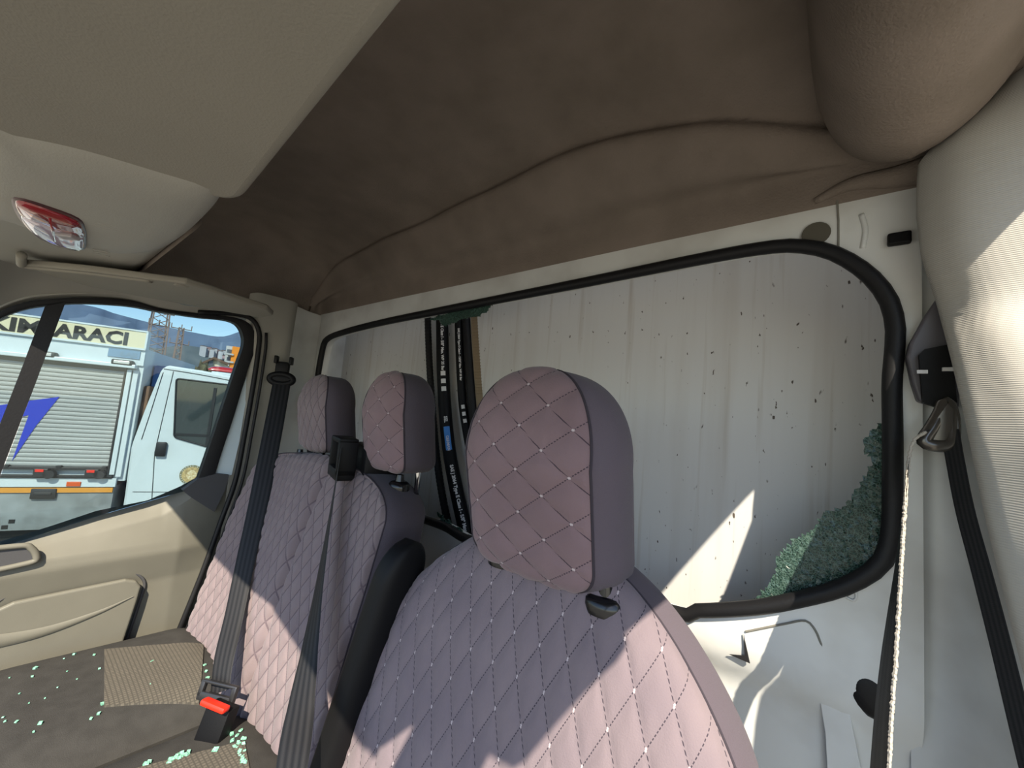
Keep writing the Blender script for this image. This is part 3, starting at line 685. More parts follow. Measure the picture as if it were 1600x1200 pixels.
# cushions
def cushion(x0, x1, y1, zt, name='cushion'):
    nx, ny = 40, 50; V = []
    for i, y in enumerate(np.linspace(-.12, y1, ny)):
        for j, s in enumerate(np.linspace(-1, 1, nx)):
            e = (1 - abs(s) ** 5); f = 1 - max(0, (y - (y1 - .06)) / .06) ** 2 * .5; g = 1 - max(0, (-.06 - y) / .06) ** 2
            z = zt - .06 * (1 - e) - .03 * (1 - f) - .05 * (1 - g) + .02 * (abs(s) ** 2) - .05 * max(0, (y - .1)) + .006 * math.cos(s * 3)
            V.append((.5 * (x0 + x1) + s * .5 * (x1 - x0), y, z))
    m = len(V); V += [(v[0], v[1], zt - .22) for v in V]
    F = gridf(ny, nx)
    bd = [j for j in range(nx)] + [i * nx + nx - 1 for i in range(1, ny)] + [(ny - 1) * nx + j for j in range(nx - 2, -1, -1)] + [i * nx for i in range(ny - 2, 0, -1)]
    F += [(bd[k], bd[(k + 1) % len(bd)], bd[(k + 1) % len(bd)] + m, bd[k] + m) for k in range(len(bd))]
    return mk(name, V, F, m_cushion, bs, True, auto=70)
cu1 = cushion(-1.68, -1.165, .47, .87); cu2 = cushion(-1.155, -.68, .46, .865)
def checked():
    m = mat('checked_seat_insert', (92, 88, 80), .9, spec=.15); nt = m.node_tree; p = nt.nodes['Principled BSDF']; tc = nt.nodes.new('ShaderNodeTexCoord')
    k = nt.nodes.new('ShaderNodeTexBrick'); k.offset = 0; k.inputs['Scale'].default_value = 1; k.inputs['Brick Width'].default_value = .008; k.inputs['Row Height'].default_value = .008; k.inputs['Mortar Size'].default_value = .0014
    k.inputs['Color1'].default_value = lin((98, 93, 84)) + (1,); k.inputs['Color2'].default_value = lin((90, 86, 78)) + (1,); k.inputs['Mortar'].default_value = lin((74, 71, 65)) + (1,)
    nt.links.new(tc.outputs['Object'], k.inputs[0]); nt.links.new(k.outputs[0], p.inputs['Base Color']); return m
m_check = checked()
def cz_(x, y, x0, x1, zt, y1):
    s = (x - .5 * (x0 + x1)) / (.5 * (x1 - x0)); e = 1 - abs(s) ** 5; f = 1 - max(0, (y - (y1 - .06)) / .06) ** 2 * .5
    return zt - .06 * (1 - e) - .03 * (1 - f) + .02 * s * s - .05 * max(0, y - .1) + .006 * math.cos(s * 3)
def insert(q, args, cu):
    q = np.array(q, float); V = []
    for t in np.linspace(0, 1, 12):
        for r in np.linspace(0, 1, 12):
            x, y = (q[0] * (1 - r) + q[1] * r) * (1 - t) + (q[3] * (1 - r) + q[2] * r) * t; V.append((x, y, cz_(x, y, *args) + .004))
    V += [(x, y, z - .008) for x, y, z in V]; F = gridf(12, 12); nn = 144
    bd = list(range(12)) + [i * 12 + 11 for i in range(1, 12)] + [132 + j for j in range(10, -1, -1)] + [i * 12 for i in range(10, 0, -1)]
    F += [(bd[k], bd[(k + 1) % len(bd)], bd[(k + 1) % len(bd)] + nn, bd[k] + nn) for k in range(len(bd))]
    mk('insert', V, F, m_check, cu, True, auto=40)
A1 = (-1.68, -1.165, .87, .47); A2 = (-1.155, -.68, .865, .46)
insert([(-1.565, .255), (-1.285, .225), (-1.20, .385), (-1.45, .455)], A1, cu1); insert([(-1.06, .20), (-.79, .18), (-.74, .36), (-.98, .41)], A2, cu2)
# buckle stalk between the cushions
bu = MB(); P = at(336, 1122, 'y', .37); bu.box(tuple(P + [0, 0, -.035]), (.060, .034, .12), Matrix.Rotation(-.25, 3, 'X') @ Matrix.Rotation(.5, 3, 'Z'), .006); bk_ = bu.build('buckle', m_black, bs, True, auto=40)
bu = MB(); P2_ = at(336, 1102, 'y', .362); bu.box(tuple(P2_), (.062, .020, .012), Matrix.Rotation(-.25, 3, 'X') @ Matrix.Rotation(.5, 3, 'Z'), .004); bu.build('release_button', m_red, bk_, True, auto=40)

# ------------------------------------------------------------------ seat belts
pb = empty('seat_belt', (-1.70, .63, 1.66), 'black passenger seat belt running from the left pillar to the red buckle', 'seat belt')
c = [(440, 600), (425, 680), (405, 780), (385, 870), (366, 960), (350, 1030), (343, 1082)]
ds_ = [-1.655, -1.54, -1.41, -1.31, -1.22, -1.14, -1.10]
pts = [at(a, e, 'x', x) for (a, e), x in zip(c, ds_)]
ribbon('webbing', pts, [(.45, .8, .1), (.5, .75, .1), (.6, .65, .1), (.75, .55, .1), (.9, .4, .1)], [.062, .062, .060, .055, .052, .050], m_webbing, pb, 70)
P = at(440, 590, 'x', -1.665); b = MB(); R_ = Matrix.Rotation(math.radians(55), 3, 'Z')
tor = [P + np.array(R_ @ Vector((.040 * math.cos(a), 0, .019 * math.sin(a) - .006))) for a in np.linspace(0, 2 * math.pi, 32, endpoint=False)]
b.tube(tor, .012, 10, closed=True); b.box(tuple(P + [0, 0, -.006]), (.076, .014, .030), R_, .006); b.build('belt_ring', m_black, pb, True, auto=40)
b = MB(); b.box(tuple(P + [-.01, .003, .035]), (.048, .03, .055), R_, .008)
for s in (-1, 1): b.box(tuple(P + np.array(R_ @ Vector((s * .026, 0, .068)))), (.012, .03, .03), R_, .003)
b.build('anchor_bracket', m_black, pb, True, auto=40)
P = at(341, 1080, 'y', .385); b = MB(); R_ = Matrix.Rotation(math.radians(28), 3, 'Z') @ Matrix.Rotation(-.3, 3, 'X')
for dx, dz, w, h in ((-.042, 0, .012, .034), (.042, 0, .012, .034), (0, -.014, .094, .018), (0, .014, .094, .007)): b.box(tuple(P + np.array(R_ @ Vector((dx, 0, dz)))), (w, .012, h), R_, .003)
b.build('tongue', m_metal_dark, pb, True, auto=40)

mb_ = empty('seat_belt', (-1.05, .57, 1.5), 'black middle seat belt hanging from the guide box between the bench headrests', 'seat belt')
c = [(533, 702, .57), (526, 745, .555), (512, 830, .52), (496, 930, .47), (482, 1020, .425), (470, 1100, .385), (458, 1185, .345), (448, 1260, .32)]
pts = [at(a, e, 'y', y) for a, e, y in c]
ribbon('webbing', pts, [(.86, -.5, .0), (.9, -.44, 0), (.93, -.36, 0), (.95, -.25, 0), (1, -.1, 0), (1, .1, 0), (1, .1, 0)], [.046, .046, .048, .050, .050, .052], m_webbing, mb_, 80)

db = empty('seat_belt', (.1, .73, 1.62), 'driver seat belt with fuzzy edge hanging from the white pillar at right', 'seat belt')
c = [(1447, 676, .800), (1428, 690, .797), (1420, 720, .79), (1412, 800, .755), (1402, 900, .725), (1390, 1010, .705), (1380, 1110, .69), (1372, 1230, .675), (1366, 1320, .665)]
BD = [(-.15, -1, 0), (-.1, -1, 0), (.0, -1, 0), (.16, -1, 0), (.22, -.97, 0), (.26, -.96, 0)]
ribbon('webbing', [at(a, e, 'y', y) for a, e, y in c], BD, .047, m_webbing, db, 80)
b = MB(); pts = spline([at(a, e, 'y', y) for a, e, y in c], 260); q = np.stack([np.interp(np.linspace(0, 1, 260), np.linspace(0, 1, 6), np.array(BD)[:, k]) for k in range(3)], 1); q /= np.linalg.norm(q, axis=1)[:, None]; pts = pts + q * .0238
b.tube(pts + rng.normal(0, .0003, pts.shape), [.0019 + .0004 * rng.random() for _ in range(260)], 6); b.build('frayed_edge', mat('worn_webbing_edge', (168, 162, 152), .95), db)
c = [(1484, 672, .81), (1492, 720, .80), (1508, 800, .785), (1535, 900, .765), (1566, 1020, .745), (1600, 1160, .725), (1640, 1320, .71)]
ribbon('retractor_run', [at(a, e, 'y', y - .018) for a, e, y in c], [(1, -.7, 0), (1, -.7, 0)], .019, m_webbing, db, 60)
# anchor cover, slider bracket and guide ring
cv = [(1463, 466), (1470, 500), (1486, 560), (1494, 615), (1492, 640), (1468, 632), (1440, 632), (1430, 628), (1421, 600), (1413, 562), (1418, 540), (1440, 500)]
b = MB(); b.prism([at(a, e, 'y', .845) for a, e in cv], (0, -.024, 0)); o = b.build('anchor_cover', mat('grey_black_plastic', (84, 82, 88), .45), db); md = o.modifiers.new('bevel', 'BEVEL'); md.width = .006; md.segments = 3
b = MB(); b.prism([at(a, e, 'y', .82) for a, e in [(1434, 556), (1442, 548), (1482, 540), (1488, 580), (1492, 630), (1470, 640), (1440, 630)]], (0, -.012, 0)); b.build('slider', m_black, db)
for a, e in ((1441, 581), (1481, 577)):
    b = MB(); b.box(tuple(at(a, e, 'y', .806)), (.011, .004, .005)); b.build('white_mark', m_print, db)
rg = spline([at(1478, 628, 'y', .80), at(1470, 645, 'y', .797), at(1457, 668, 'y', .793), at(1444, 690, 'y', .79), at(1468, 697, 'y', .79), at(1485, 690, 'y', .793), at(1487, 655, 'y', .797)], 40, True)
b = MB(); b.tube(rg, .0085, 12, closed=True); b.prism([at(a, e, 'y', .795) for a, e in [(1478, 632), (1462, 655), (1445, 688), (1468, 696), (1484, 688), (1488, 640)]], (0, -.008, 0)); b.build('belt_ring', mat('worn_black_metal', (96, 92, 88), .2, .5), db, True, auto=40)

# ------------------------------------------------------------------ visors, roof console
def slab(name, outline, z, th, m, parent, bev, zfun=None):
    P = [(x, y, z + (zfun(x, y) if zfun else 0)) for x, y in outline]
    b = MB(); b.prism(P, (0, 0, th)); o = b.build(name, m, parent)
    md = o.modifiers.new('bevel', 'BEVEL'); md.width = bev; md.segments = 4; md.limit_method = 'ANGLE'
    for p in o.data.polygons: p.use_smooth = True
    sharp(o.data, 50)
    return o
def rounded(pts, radii, n=8):
    out = []; L = len(pts); P = np.array(pts, float)
    for i in range(L):
        r = radii[i]; a = P[i - 1] - P[i]; c = P[(i + 1) % L] - P[i]; a /= np.linalg.norm(a); c /= np.linalg.norm(c)
        if r == 0: out.append(tuple(P[i])); continue
        for t in np.linspace(0, 1, n):
            out.append(tuple((1 - t) ** 2 * (P[i] + a * r) + 2 * t * (1 - t) * P[i] + t * t * (P[i] + c * r)))
    return out
VZ = 1.805
vz = lambda px, py: tuple(at(px, py, 'z', VZ)[:2])
dv = empty('sun_visor', (-.2, 0, VZ), 'large beige driver sun visor folded up flat, filling the upper left', 'sun visor')
A, Bc, Cc = vz(640, 0), vz(372, 322), vz(0, 215)
ex = np.array(A) - np.array(Bc); ex /= np.linalg.norm(ex); ey = np.array(Cc) - np.array(Bc); ey /= np.linalg.norm(ey)
Bc = np.array(Bc); q = [Bc, Bc + ex * .55, Bc + ex * .52 + np.array([-.02, -.22]), Bc + ey * .20]
slab('visor_panel', rounded([tuple(v) for v in q], [.03, .04, .04, .02]), VZ, .022, m_visor, dv, .009)
b = MB(); b.tube([tuple(Bc + ey * .19) + (VZ + .012,), tuple(Bc + ex * .53 + np.array([-.02, -.21])) + (VZ + .012,)], .006, 10); b.build('hinge_rod', m_trim, dv, True)

rc = empty('roof_console', (-.72, .06, 1.80), 'grey roof console with a red and clear dome lamp, in the upper left', 'console')
KZ = 1.80
kz = lambda px, py, z=KZ: at(px, py, 'z', z)
ol = [(-60, 330), (0, 352), (70, 376), (135, 397), (190, 405), (238, 402), (278, 386), (314, 356), (338, 328), (345, 300), (250, 268), (120, 230), (0, 205), (-80, 190)]
O = spline([kz(a, e) for a, e in ol], 80, True); cen = O.mean(0); V = []
rs = [(1.12, .085), (1.09, .06), (1.055, .034), (1.01, .016), (.94, .006), (.84, .001), (.6, -.001), (.3, -.0015)]
for f, dz in rs: V += [tuple(cen + (p - cen) * f + [0, 0, dz]) for p in O]
hs = mk('housing', V, gridf(len(rs), 80, True) + [tuple(range(80 * (len(rs) - 1), 80 * len(rs)))], m_trim, rc, True)
lp = [(18, 312), (30, 307), (70, 318), (122, 338), (134, 356), (135, 380), (128, 389), (95, 383), (60, 368), (32, 342)]
LZ = KZ - .004
def lens(pxs, m, name, z0, z1):
    P = spline([kz(a, e, KZ) for a, e in pxs], 48, True); c = P.mean(0); V = []
    for f, dz in [(1.0, .004), (1.0, z0), (.93, z1), (.6, z1 - .002), (.2, z1 - .0025)]: V += [tuple(c + (p - c) * f + [0, 0, dz]) for p in P]
    return mk(name, V, gridf(5, 48, True) + [tuple(range(48 * 4, 48 * 5))], m, rc, True)
def lamp_lens():
    m = bpy.data.materials.new('dome_lens'); m.use_nodes = True; p = m.node_tree.nodes['Principled BSDF']
    p.inputs['Base Color'].default_value = lin((200, 185, 205)) + (1,); p.inputs['Roughness'].default_value = .08; p.inputs['Coat Weight'].default_value = 1; return m
m_redlens = mat('red_lens', (140, 22, 30), .1, clear=1.); m_clear = lamp_lens()
b = lens(lp, mat('lens_bezel', (70, 40, 42), .3), 'lamp_bezel', -.002, -.003)
lens([(34, 330), (60, 334), (122, 362), (132, 372), (128, 386), (95, 381), (62, 366), (40, 346)], m_clear, 'clear_lens', -.004, -.007)
lens([(24, 313), (34, 310), (70, 321), (120, 341), (131, 356), (131, 365), (100, 357), (62, 340), (34, 330)], m_redlens, 'red_lens', -.004, -.007)
b = MB(); b.tube([kz(78, 340, KZ - .008), kz(86, 376, KZ - .008)], .0018, 8); b.build('lens_rib', m_redlens, rc, True)
b = MB(); b.box(tuple(kz(106, 369, KZ - .010)), (.020, .013, .006), Matrix.Rotation(math.radians(45), 3, 'Z'), .0015); b.build('switch', mat('grey_switch', (150, 145, 148), .4), rc)
for a0, a1, e0, e1 in ((142, 182, 349, 357), (145, 172, 392, 398)):
    b = MB()
    for k in range(3):
        b.tube([kz(a0, e0 + k * 3 - 3, KZ - .0012), kz(a1, e1 + k * 3 - 3, KZ - .0012)], .0006, 6)
    b.build('embossed_mark', m_trim, rc)['kind'] = 'stuff'

pv = empty('sun_visor', (-1.5, .2, 1.9), 'pale passenger sun visor swung out above the passenger door window', 'sun visor')
PZ = 1.860
pz = lambda px, py, z=PZ: at(px, py, 'z', z)
out = [(36, 414), (140, 424), (232, 436), (290, 443), (330, 455), (380, 472), (418, 484), (427, 493), (410, 497), (350, 487), (290, 476), (210, 462), (140, 448), (80, 432), (48, 420)]
P = [pz(a, e) for a, e in out]
b = MB(); b.prism(P, (0, 0, .016)); o = b.build('visor_panel', m_visor, pv); md = o.modifiers.new('bevel', 'BEVEL'); md.width = .005; md.segments = 3; md.limit_method = 'ANGLE'
b = MB(); b.tube(spline([pz(34, 398, PZ + .012), pz(34, 410, PZ + .004), pz(44, 415, PZ + .004), pz(140, 425, PZ + .004), pz(236, 437, PZ + .004)], 40), .0085, 10); b.build('hinge_cover', m_visor, pv, True)
b = MB(); b.tube([pz(234, 437, PZ + .004), pz(275, 442, PZ + .004)], .004, 8); b.build('hinge_rod', mat('cream_plastic', (196, 190, 172), .4), pv, True)
b = MB(); b.box(tuple(pz(284, 443, PZ + .006)), (.03, .03, .016), None, .004); b.build('hinge_knuckle', m_visor, pv, True, auto=40)

# ------------------------------------------------------------------ glass crumbs on the seats
def crumb(name, loc, s, label, group):
    bm = bmesh.new(); bmesh.ops.create_cube(bm, size=1)
    for v in bm.verts: v.co = Vector((v.co.x * s * random.uniform(.7, 1.2), v.co.y * s * random.uniform(.7, 1.2), v.co.z * s * random.uniform(.5, .8)))
    bmesh.ops.rotate(bm, matrix=Matrix.Rotation(random.uniform(0, 6), 3, 'Z') @ Matrix.Rotation(random.uniform(-.4, .4), 3, 'X'), verts=bm.verts, cent=(0, 0, 0))
    me = bpy.data.meshes.new(name); bm.to_mesh(me); bm.free(); me.materials.append(m_crumb)
    o = bpy.data.objects.new(name, me); COL.objects.link(o); o.location = loc; tag(o, label, 'glass', group); return o
def on_cush(px, py):
    best = None
    for (x0_, x1_, zt_, y1_) in (A1, A2):
        p = at(px, py, 'z', zt_ - .008)
        for _ in range(6):
            p = at(px, py, 'z', cz_(min(max(p[0], x0_), x1_), min(p[1], y1_), x0_, x1_, zt_, y1_))
        if x0_ <= p[0] <= x1_ and p[1] <= y1_: best = p
    return best
spots = [(116, 1023, 7), (147, 1024, 5), (55, 1045, 7), (50, 1058, 5), (236, 1035, 8), (234, 1071, 6), (160, 1101, 7), (154, 1116, 6), (142, 1124, 5), (63, 1131, 7), (5, 1122, 4), (8, 1128, 4), (25, 1129, 5), (52, 1145, 4), (185, 1022, 4), (155, 1046, 5), (100, 1030, 4), (270, 1068, 4), (205, 1036, 3), (120, 1062, 3), (90, 1075, 3), (70, 1092, 3), (30, 1085, 3), (15, 1060, 3), (190, 1048, 3), (250, 1052, 3), (215, 1090, 3), (180, 1075, 3), (105, 1050, 3), (45, 1100, 3), (320, 1040, 6), (322, 1050, 6), (324, 1060, 7), (318, 1072, 4)]
LB1 = 'small pale green glass crumb lying on the outer charcoal cushion'; G1 = 'glass crumbs on the outer cushion'
for px, py, s in spots:
    p = on_cush(px, py)
    if p is not None and p[0] < -1.16: crumb('glass_crumb', p + [0, 0, .002], .0022 * s * .42, LB1, G1)
LB2 = 'pale green glass crumb lying on the middle charcoal cushion near its backrest'; G2 = 'glass crumbs on the middle cushion'
cl_pts = [(376, 1143, 5)] + [(362 + 16 * (i % 4) * .35 + random.uniform(-4, 8), 1150 + 2.4 * i + random.uniform(-2, 2), random.choice((5, 6, 7))) for i in range(12)]
cl_pts += [(372 + .6 * i + random.uniform(-3, 3), 1172 + 1.6 * i + random.uniform(-2, 2), random.choice((4, 5, 6))) for i in range(16)]
cl_pts += [(262 + 2 * i + random.uniform(-3, 3), 1192 - .9 * i + random.uniform(-3, 4), random.choice((5, 6, 7))) for i in range(16)]
cl_pts += [(336, 1175, 10), (228, 1197, 8), (233, 1193, 6)]
for px, py, s in cl_pts:
    p = on_cush(px, py)
    if p is not None and p[0] > -1.16: crumb('glass_crumb', p + [0, 0, .003], .0022 * s * .5, LB2, G2)
LB3 = 'tiny glass crumb beside the headrest post collar of the driver seat'; G3 = 'glass crumbs by the driver headrest post'
for k in range(20):
    a = random.uniform(-2.6, .6); px = 943 + 36 * math.cos(a); py = 938 - 17 * math.sin(a)
    crumb('glass_crumb', at(px, py, 'y', .60 - .02 * math.sin(-a)), random.uniform(.0022, .0042), LB3, G3)
LB4 = 'glass crumb on top of the bench behind the middle headrest'; G4 = 'glass crumbs on top of the bench'
for k in range(14):
    crumb('glass_crumb', at(555 + 2.6 * k, 733 + random.uniform(-4, 3), 'y', .665), random.uniform(.005, .010), LB4, G4)

# ------------------------------------------------------------------ service truck outside
TP = Vector((-5.0006, .7308, 0)); e_ = Vector((.4105, .9119, 0)); n_ = Vector((.9119, -.4105, 0))
tk = bpy.data.objects.new('service_truck', None); COL.objects.link(tk); tk.location = TP; tk.rotation_euler = (0, 0, math.atan2(.9119, .4105))
tag(tk, 'white service truck with roller shutter body parked beside the passenger door', 'truck')
# local frame: x along the truck (towards its cab), y = away from us, z up
m_tw = mat('truck_white', (198, 208, 212), .35, var=.06, vscale=3); m_cream = mat('cream_sign', (208, 200, 168), .5); m_tgrey = mat('dirty_skirt', (140, 146, 148), .6, rgb2=(112, 116, 116), vscale=5)
m_shut = mat('shutter_aluminium', (160, 162, 160), .45, .1, var=.1, vscale=2); m_tblack = mat('truck_black', (30, 31, 34), .5); m_tgl = mat('dark_window_glass', (52, 60, 62), .06, clear=1.)
m_blue = mat('blue_sticker', (8, 44, 175), .5); m_amber = mat('amber_lens', (200, 80, 24), .3); m_yel = mat('yellow_stripe', (206, 140, 44), .5); m_ink = mat('black_lettering', (34, 32, 30), .6)
def tb(name, parent, x0, x1, z0, z1, y0, y1, m, bev=0., smooth=False):
    b = MB(); b.box((.5 * (x0 + x1), .5 * (y0 + y1), .5 * (z0 + z1)), (x1 - x0, y1 - y0, z1 - z0), None, bev); return mk(name, b.V, b.F, m, parent, smooth, local=True, auto=40 if smooth else None)
XL = -2.6
tb('box_body', tk, XL, .02, .74, 1.96, .03, 1.9, m_tw)
tb('skirt', tk, XL, -.04, .33, .69, .02, .5, m_tgrey)
sg = tb('sign_board', tk, XL, .015, 1.958, 2.118, .0, .06, m_cream)
tb('sign_edge', sg, XL, .02, 2.114, 2.128, -.006, .07, m_tw); tb('sign_edge', sg, .008, .022, 1.955, 2.118, -.006, .07, m_tw); tb('sign_edge', sg, XL, .02, 1.945, 1.962, -.006, .07, m_tw)
def tk_text(txt, h, x0, z0, parent, m, bold, width=None, y=-.004, name='lettering', slant=0.):
    V, F = text_mesh(txt, h, bold); V[:, 0] -= V[:, 0].min()
    if width: V[:, 0] *= width / V[:, 0].max()
    return mk(name, [(x0 + v[0] + slant * v[1], y, z0 + v[1]) for v in V], F, m, parent, False, local=True)
tk_text('KIM', .158, -.985, 1.978, sg, m_ink, .006, .31); tk_text('ARACI', .158, -.605, 1.978, sg, m_ink, .006, .49)
# upper body strip, gutter and lamps
tb('gutter', tk, XL, -.02, 1.765, 1.80, -.045, .03, m_tw, .006)
tb('upper_strip', tk, XL, .018, 1.80, 1.945, .012, .03, m_tw)
lb = tb('name_plate', tk, -.235, -.015, 1.856, 1.93, .004, .012, mat('pale_blue_plate', (112, 140, 166), .5)); tk_text('E.AJS', .055, -.15, 1.872, lb, mat('plate_ink', (112, 134, 152), .6), .001, .12, y=.003)
for xa in (-.62, -.115):
    l = tb('marker_lamp', tk, xa - .075, xa + .075, 1.785, 1.835, -.05, .012, m_tblack, .012, True); tb('lens', l, xa - .055, xa + .055, 1.797, 1.824, -.056, -.045, mat('lamp_glass', (190, 190, 186), .2), .004)
# roller shutter: each slat a piece
sh = tb('roller_shutter', tk, XL + .1, -.10, .85, 1.74, .02, .03, m_shut)
zs = np.linspace(.86, 1.735, 25)
for k in range(24):
    b = MB(); hgt = zs[k + 1] - zs[k]; V = []
    for x in (XL + .1, -.10):
        V += [(x, .018, zs[k] + .0015), (x, .0135, zs[k] + .2 * hgt), (x, .012, zs[k] + .5 * hgt), (x, .0135, zs[k] + .8 * hgt), (x, .018, zs[k + 1] - .0015)]
    mk('slat', V, [(0, 1, 6, 5), (1, 2, 7, 6), (2, 3, 8, 7), (3, 4, 9, 8)], m_shut, sh, False, local=True)
m_slot = mat('slot_shadow', (112, 114, 114), .6)
tb('slot_shade_sheet', sh, XL + .1, -.10, .852, 1.738, .0185, .0198, m_slot)  # darker sheet, its colour painted as the shade between the slats
tb('shutter_frame', tk, -.100, -.088, .80, 1.745, -.004, .03, m_metal_dark); tb('shutter_frame', tk, -.082, -.05, .80, 1.75, -.006, .03, m_tw); tb('shutter_frame', tk, -.04, -.005, .78, 1.75, -.0, .03, m_tw)
tb('shutter_head', tk, XL, -.09, 1.735, 1.768, -.0, .03, m_metal_dark)
# blue arrow print lying on the slats
def tpoly(name, pts, y, th, m, parent):
    b = MB(); b.prism([(x, y, z) for x, z in pts], (0, th, 0)); return mk(name, b.V, b.F, m, parent, False, local=True)
tpoly('blue_arrow', [(-.493, 1.458), (-.69, 1.40), (-.90, 1.33), (-.90, 1.15), (-.78, 1.235), (-.655, 1.285), (-.70, .90), (-.60, 1.20)], .0095, .001, m_blue, sh)
# rails, latches, marker, stripe, handle
tb('rail', tk, XL, -.10, .835, .858, -.012, .03, m_tblack, .003); tb('rail', tk, XL, -.06, .765, .79, -.012, .03, m_tblack, .003)
tb('lower_sill', tk, XL, -.03, .690, .765, .0, .03, m_tw)
for xa in (-.50, -.185):
    l = tb('latch', tk, xa - .045, xa + .045, .775, .85, -.05, .0, m_tblack, .008); tb('red_tab', l, xa - .03, xa + .02, .823, .845, -.056, -.045, m_red)
    b = MB(); b.tube([(xa + .05, -.05, .80), (xa + .05, .0, .80)], .035, 14); mk('knob', b.V, b.F, m_tblack, l, False, local=True)
for xa in (-.72, -.41, -.12): tb('bracket', tk, xa - .015, xa + .015, .856, .872, -.02, .01, m_tblack)
am_ = tb('amber_reflector', tk, -.345, -.255, .695, .735, -.008, .01, m_amber, .003)
tb('yellow_stripe', tk, XL, -.045, .640, .683, .008, .02, m_yel)
hv = tb('flush_handle', tk, -.555, -.40, .588, .675, -.004, .02, m_metal_dark, .008, True); tb('grip', hv, -.53, -.425, .62, .645, -.012, -.002, m_tblack, .004)
tb('chassis', tk, XL, .6, .20, .335, .1, .8, m_tblack)
for xa, t_ in ((-.655, '+'), (-.69, '-')): tb('stencil', tk, xa, xa + .035, .345 + (0 if t_ == '-' else .045), .375 + (0 if t_ == '-' else .045), .016, .021, m_ink)
# cab
cabp = [(.037, .42), (.035, .62), (.02, 1.04), (.075, 1.40), (.140, 1.76), (.160, 1.815), (.20, 1.832), (.45, 1.818), (.72, 1.79), (1.2, 1.72), (1.75, 1.15), (2.2, 1.0), (2.3, .42)]
b = MB(); b.prism([(x, .03, z) for x, z in cabp], (0, 1.7, 0)); cab_ = mk('cab', b.V, b.F, m_tw, tk, False, local=True)
cab_.modifiers.new('bevel', 'BEVEL').width = .02
def tline(pts, r, parent, name='door_gap'):
    b = MB(); b.tube([(x, .028, z) for x, z in pts], r, 6); return mk(name, b.V, b.F, m_tblack, parent, False, local=True)
tline(spline([(.165, 1.795), (.45, 1.775), (.72, 1.745)], 12), .0035, cab_, 'roof_gutter')
tline([(.24, 1.78), (.215, 1.3), (.20, 1.0), (.245, .45)], .003, cab_); tline([(.165, 1.76), (.125, 1.4), (.09, 1.12)], .003, cab_, 'panel_gap'); tline([(.09, .64), (.8, .63)], .003, cab_, 'panel_gap')
wn_ = tpoly('side_window', rounded([(.272, 1.715), (.80, 1.70), (.85, 1.05), (.60, 1.075), (.325, 1.155)], [.03, .02, .02, .02, .03]), .022, .01, m_tgl, cab_)
ro = np.array(rounded([(.272, 1.715), (.80, 1.70), (.85, 1.05), (.60, 1.075), (.325, 1.155)], [.03, .02, .02, .02, .03])); b = MB(); b.tube(np.c_[ro[:, 0], np.full(len(ro), .022), ro[:, 1]], .008, 8, closed=True); mk('window_rubber', b.V, b.F, m_tblack, wn_, True, local=True)
tb('window_bar', wn_, .575, .60, 1.08, 1.66, .014, .022, m_tblack); tb('window_bar', wn_, .33, .75, 1.175, 1.195, .014, .022, m_tblack)
hh = tb('door_handle', cab_, .205, .285, .97, 1.105, -.004, .03, m_tblack, .012, True)
b = MB(); ec = (.505, .015, .80); V = []
for r in (.095, .075): V += [(ec[0] + r * math.cos(a), .022, ec[2] + r * math.sin(a)) for a in np.linspace(0, 2 * math.pi, 36, endpoint=False)]
em = mk('round_emblem', V + [(ec[0], .022, ec[2])], gridf(2, 36, True), mat('emblem_ring', (120, 118, 92), .6), cab_, False, local=True)
mk('emblem_disc', [(ec[0] + .077 * math.cos(a), .021, ec[2] + .077 * math.sin(a)) for a in np.linspace(0, 2 * math.pi, 36, endpoint=False)], [tuple(range(36))], mat('emblem_gold', (196, 172, 120), .6, rgb2=(150, 130, 90), vscale=40), em, False, local=True)
mk('emblem_disc', [(ec[0] + .04 * math.cos(a), .019, ec[2] + .045 * math.sin(a)) for a in np.linspace(0, 2 * math.pi, 36, endpoint=False)], [tuple(range(36))], mat('emblem_pale', (214, 204, 170), .6, rgb2=(176, 150, 100), vscale=60), em, False, local=True)
b = MB()
for k in range(28):
    if k % 7 == 6: continue
    a = 2 * math.pi * k / 28; b.box((ec[0] + .085 * math.cos(a), .0205, ec[2] + .085 * math.sin(a)), (.004, .002, .011), Matrix.Rotation(-a, 3, 'Y') @ Matrix.Rotation(math.pi / 2, 3, 'Y'))
mk('emblem_lettering', b.V, b.F, m_print, em, False, local=True)['kind'] = 'stuff'
# beacon bar
V = []; F = []
b = MB(); pr = [(0, 0), (.05, .0), (.10, .01)]
xs = np.linspace(.46, .78, 24); V = []
for x in xs:
    f = math.sqrt(max(.02, 1 - ((x - .62) / .165) ** 4))
    V += [(x, .35 + .09 * math.cos(a), 1.835 - .05 * (x - .46) * .4 + .012 + .052 * f * max(-.1, math.sin(a))) for a in np.linspace(-.2, math.pi + .2, 14)]
be = mk('beacon_bar', V, gridf(24, 14), mat('beacon_red', (170, 34, 30), .15, clear=1.), tk, True, local=True)
tb('beacon_base', be, .49, .76, 1.80, 1.838, .27, .43, m_tw, .01, True)
# blue tarpaulin and brown gear between box and cab
tp = tb('tarpaulin', tk, .03, .21, .5, 1.83, .25, 1.7, mat('blue_tarp', (70, 108, 160), .6, var=.3, vscale=9), .02, True)
tb('strapped_gear', tk, .022, .07, .55, 1.62, .1, .24, mat('brown_gear', (120, 92, 72), .8, rgb2=(74, 62, 56), vscale=8), .015, True)

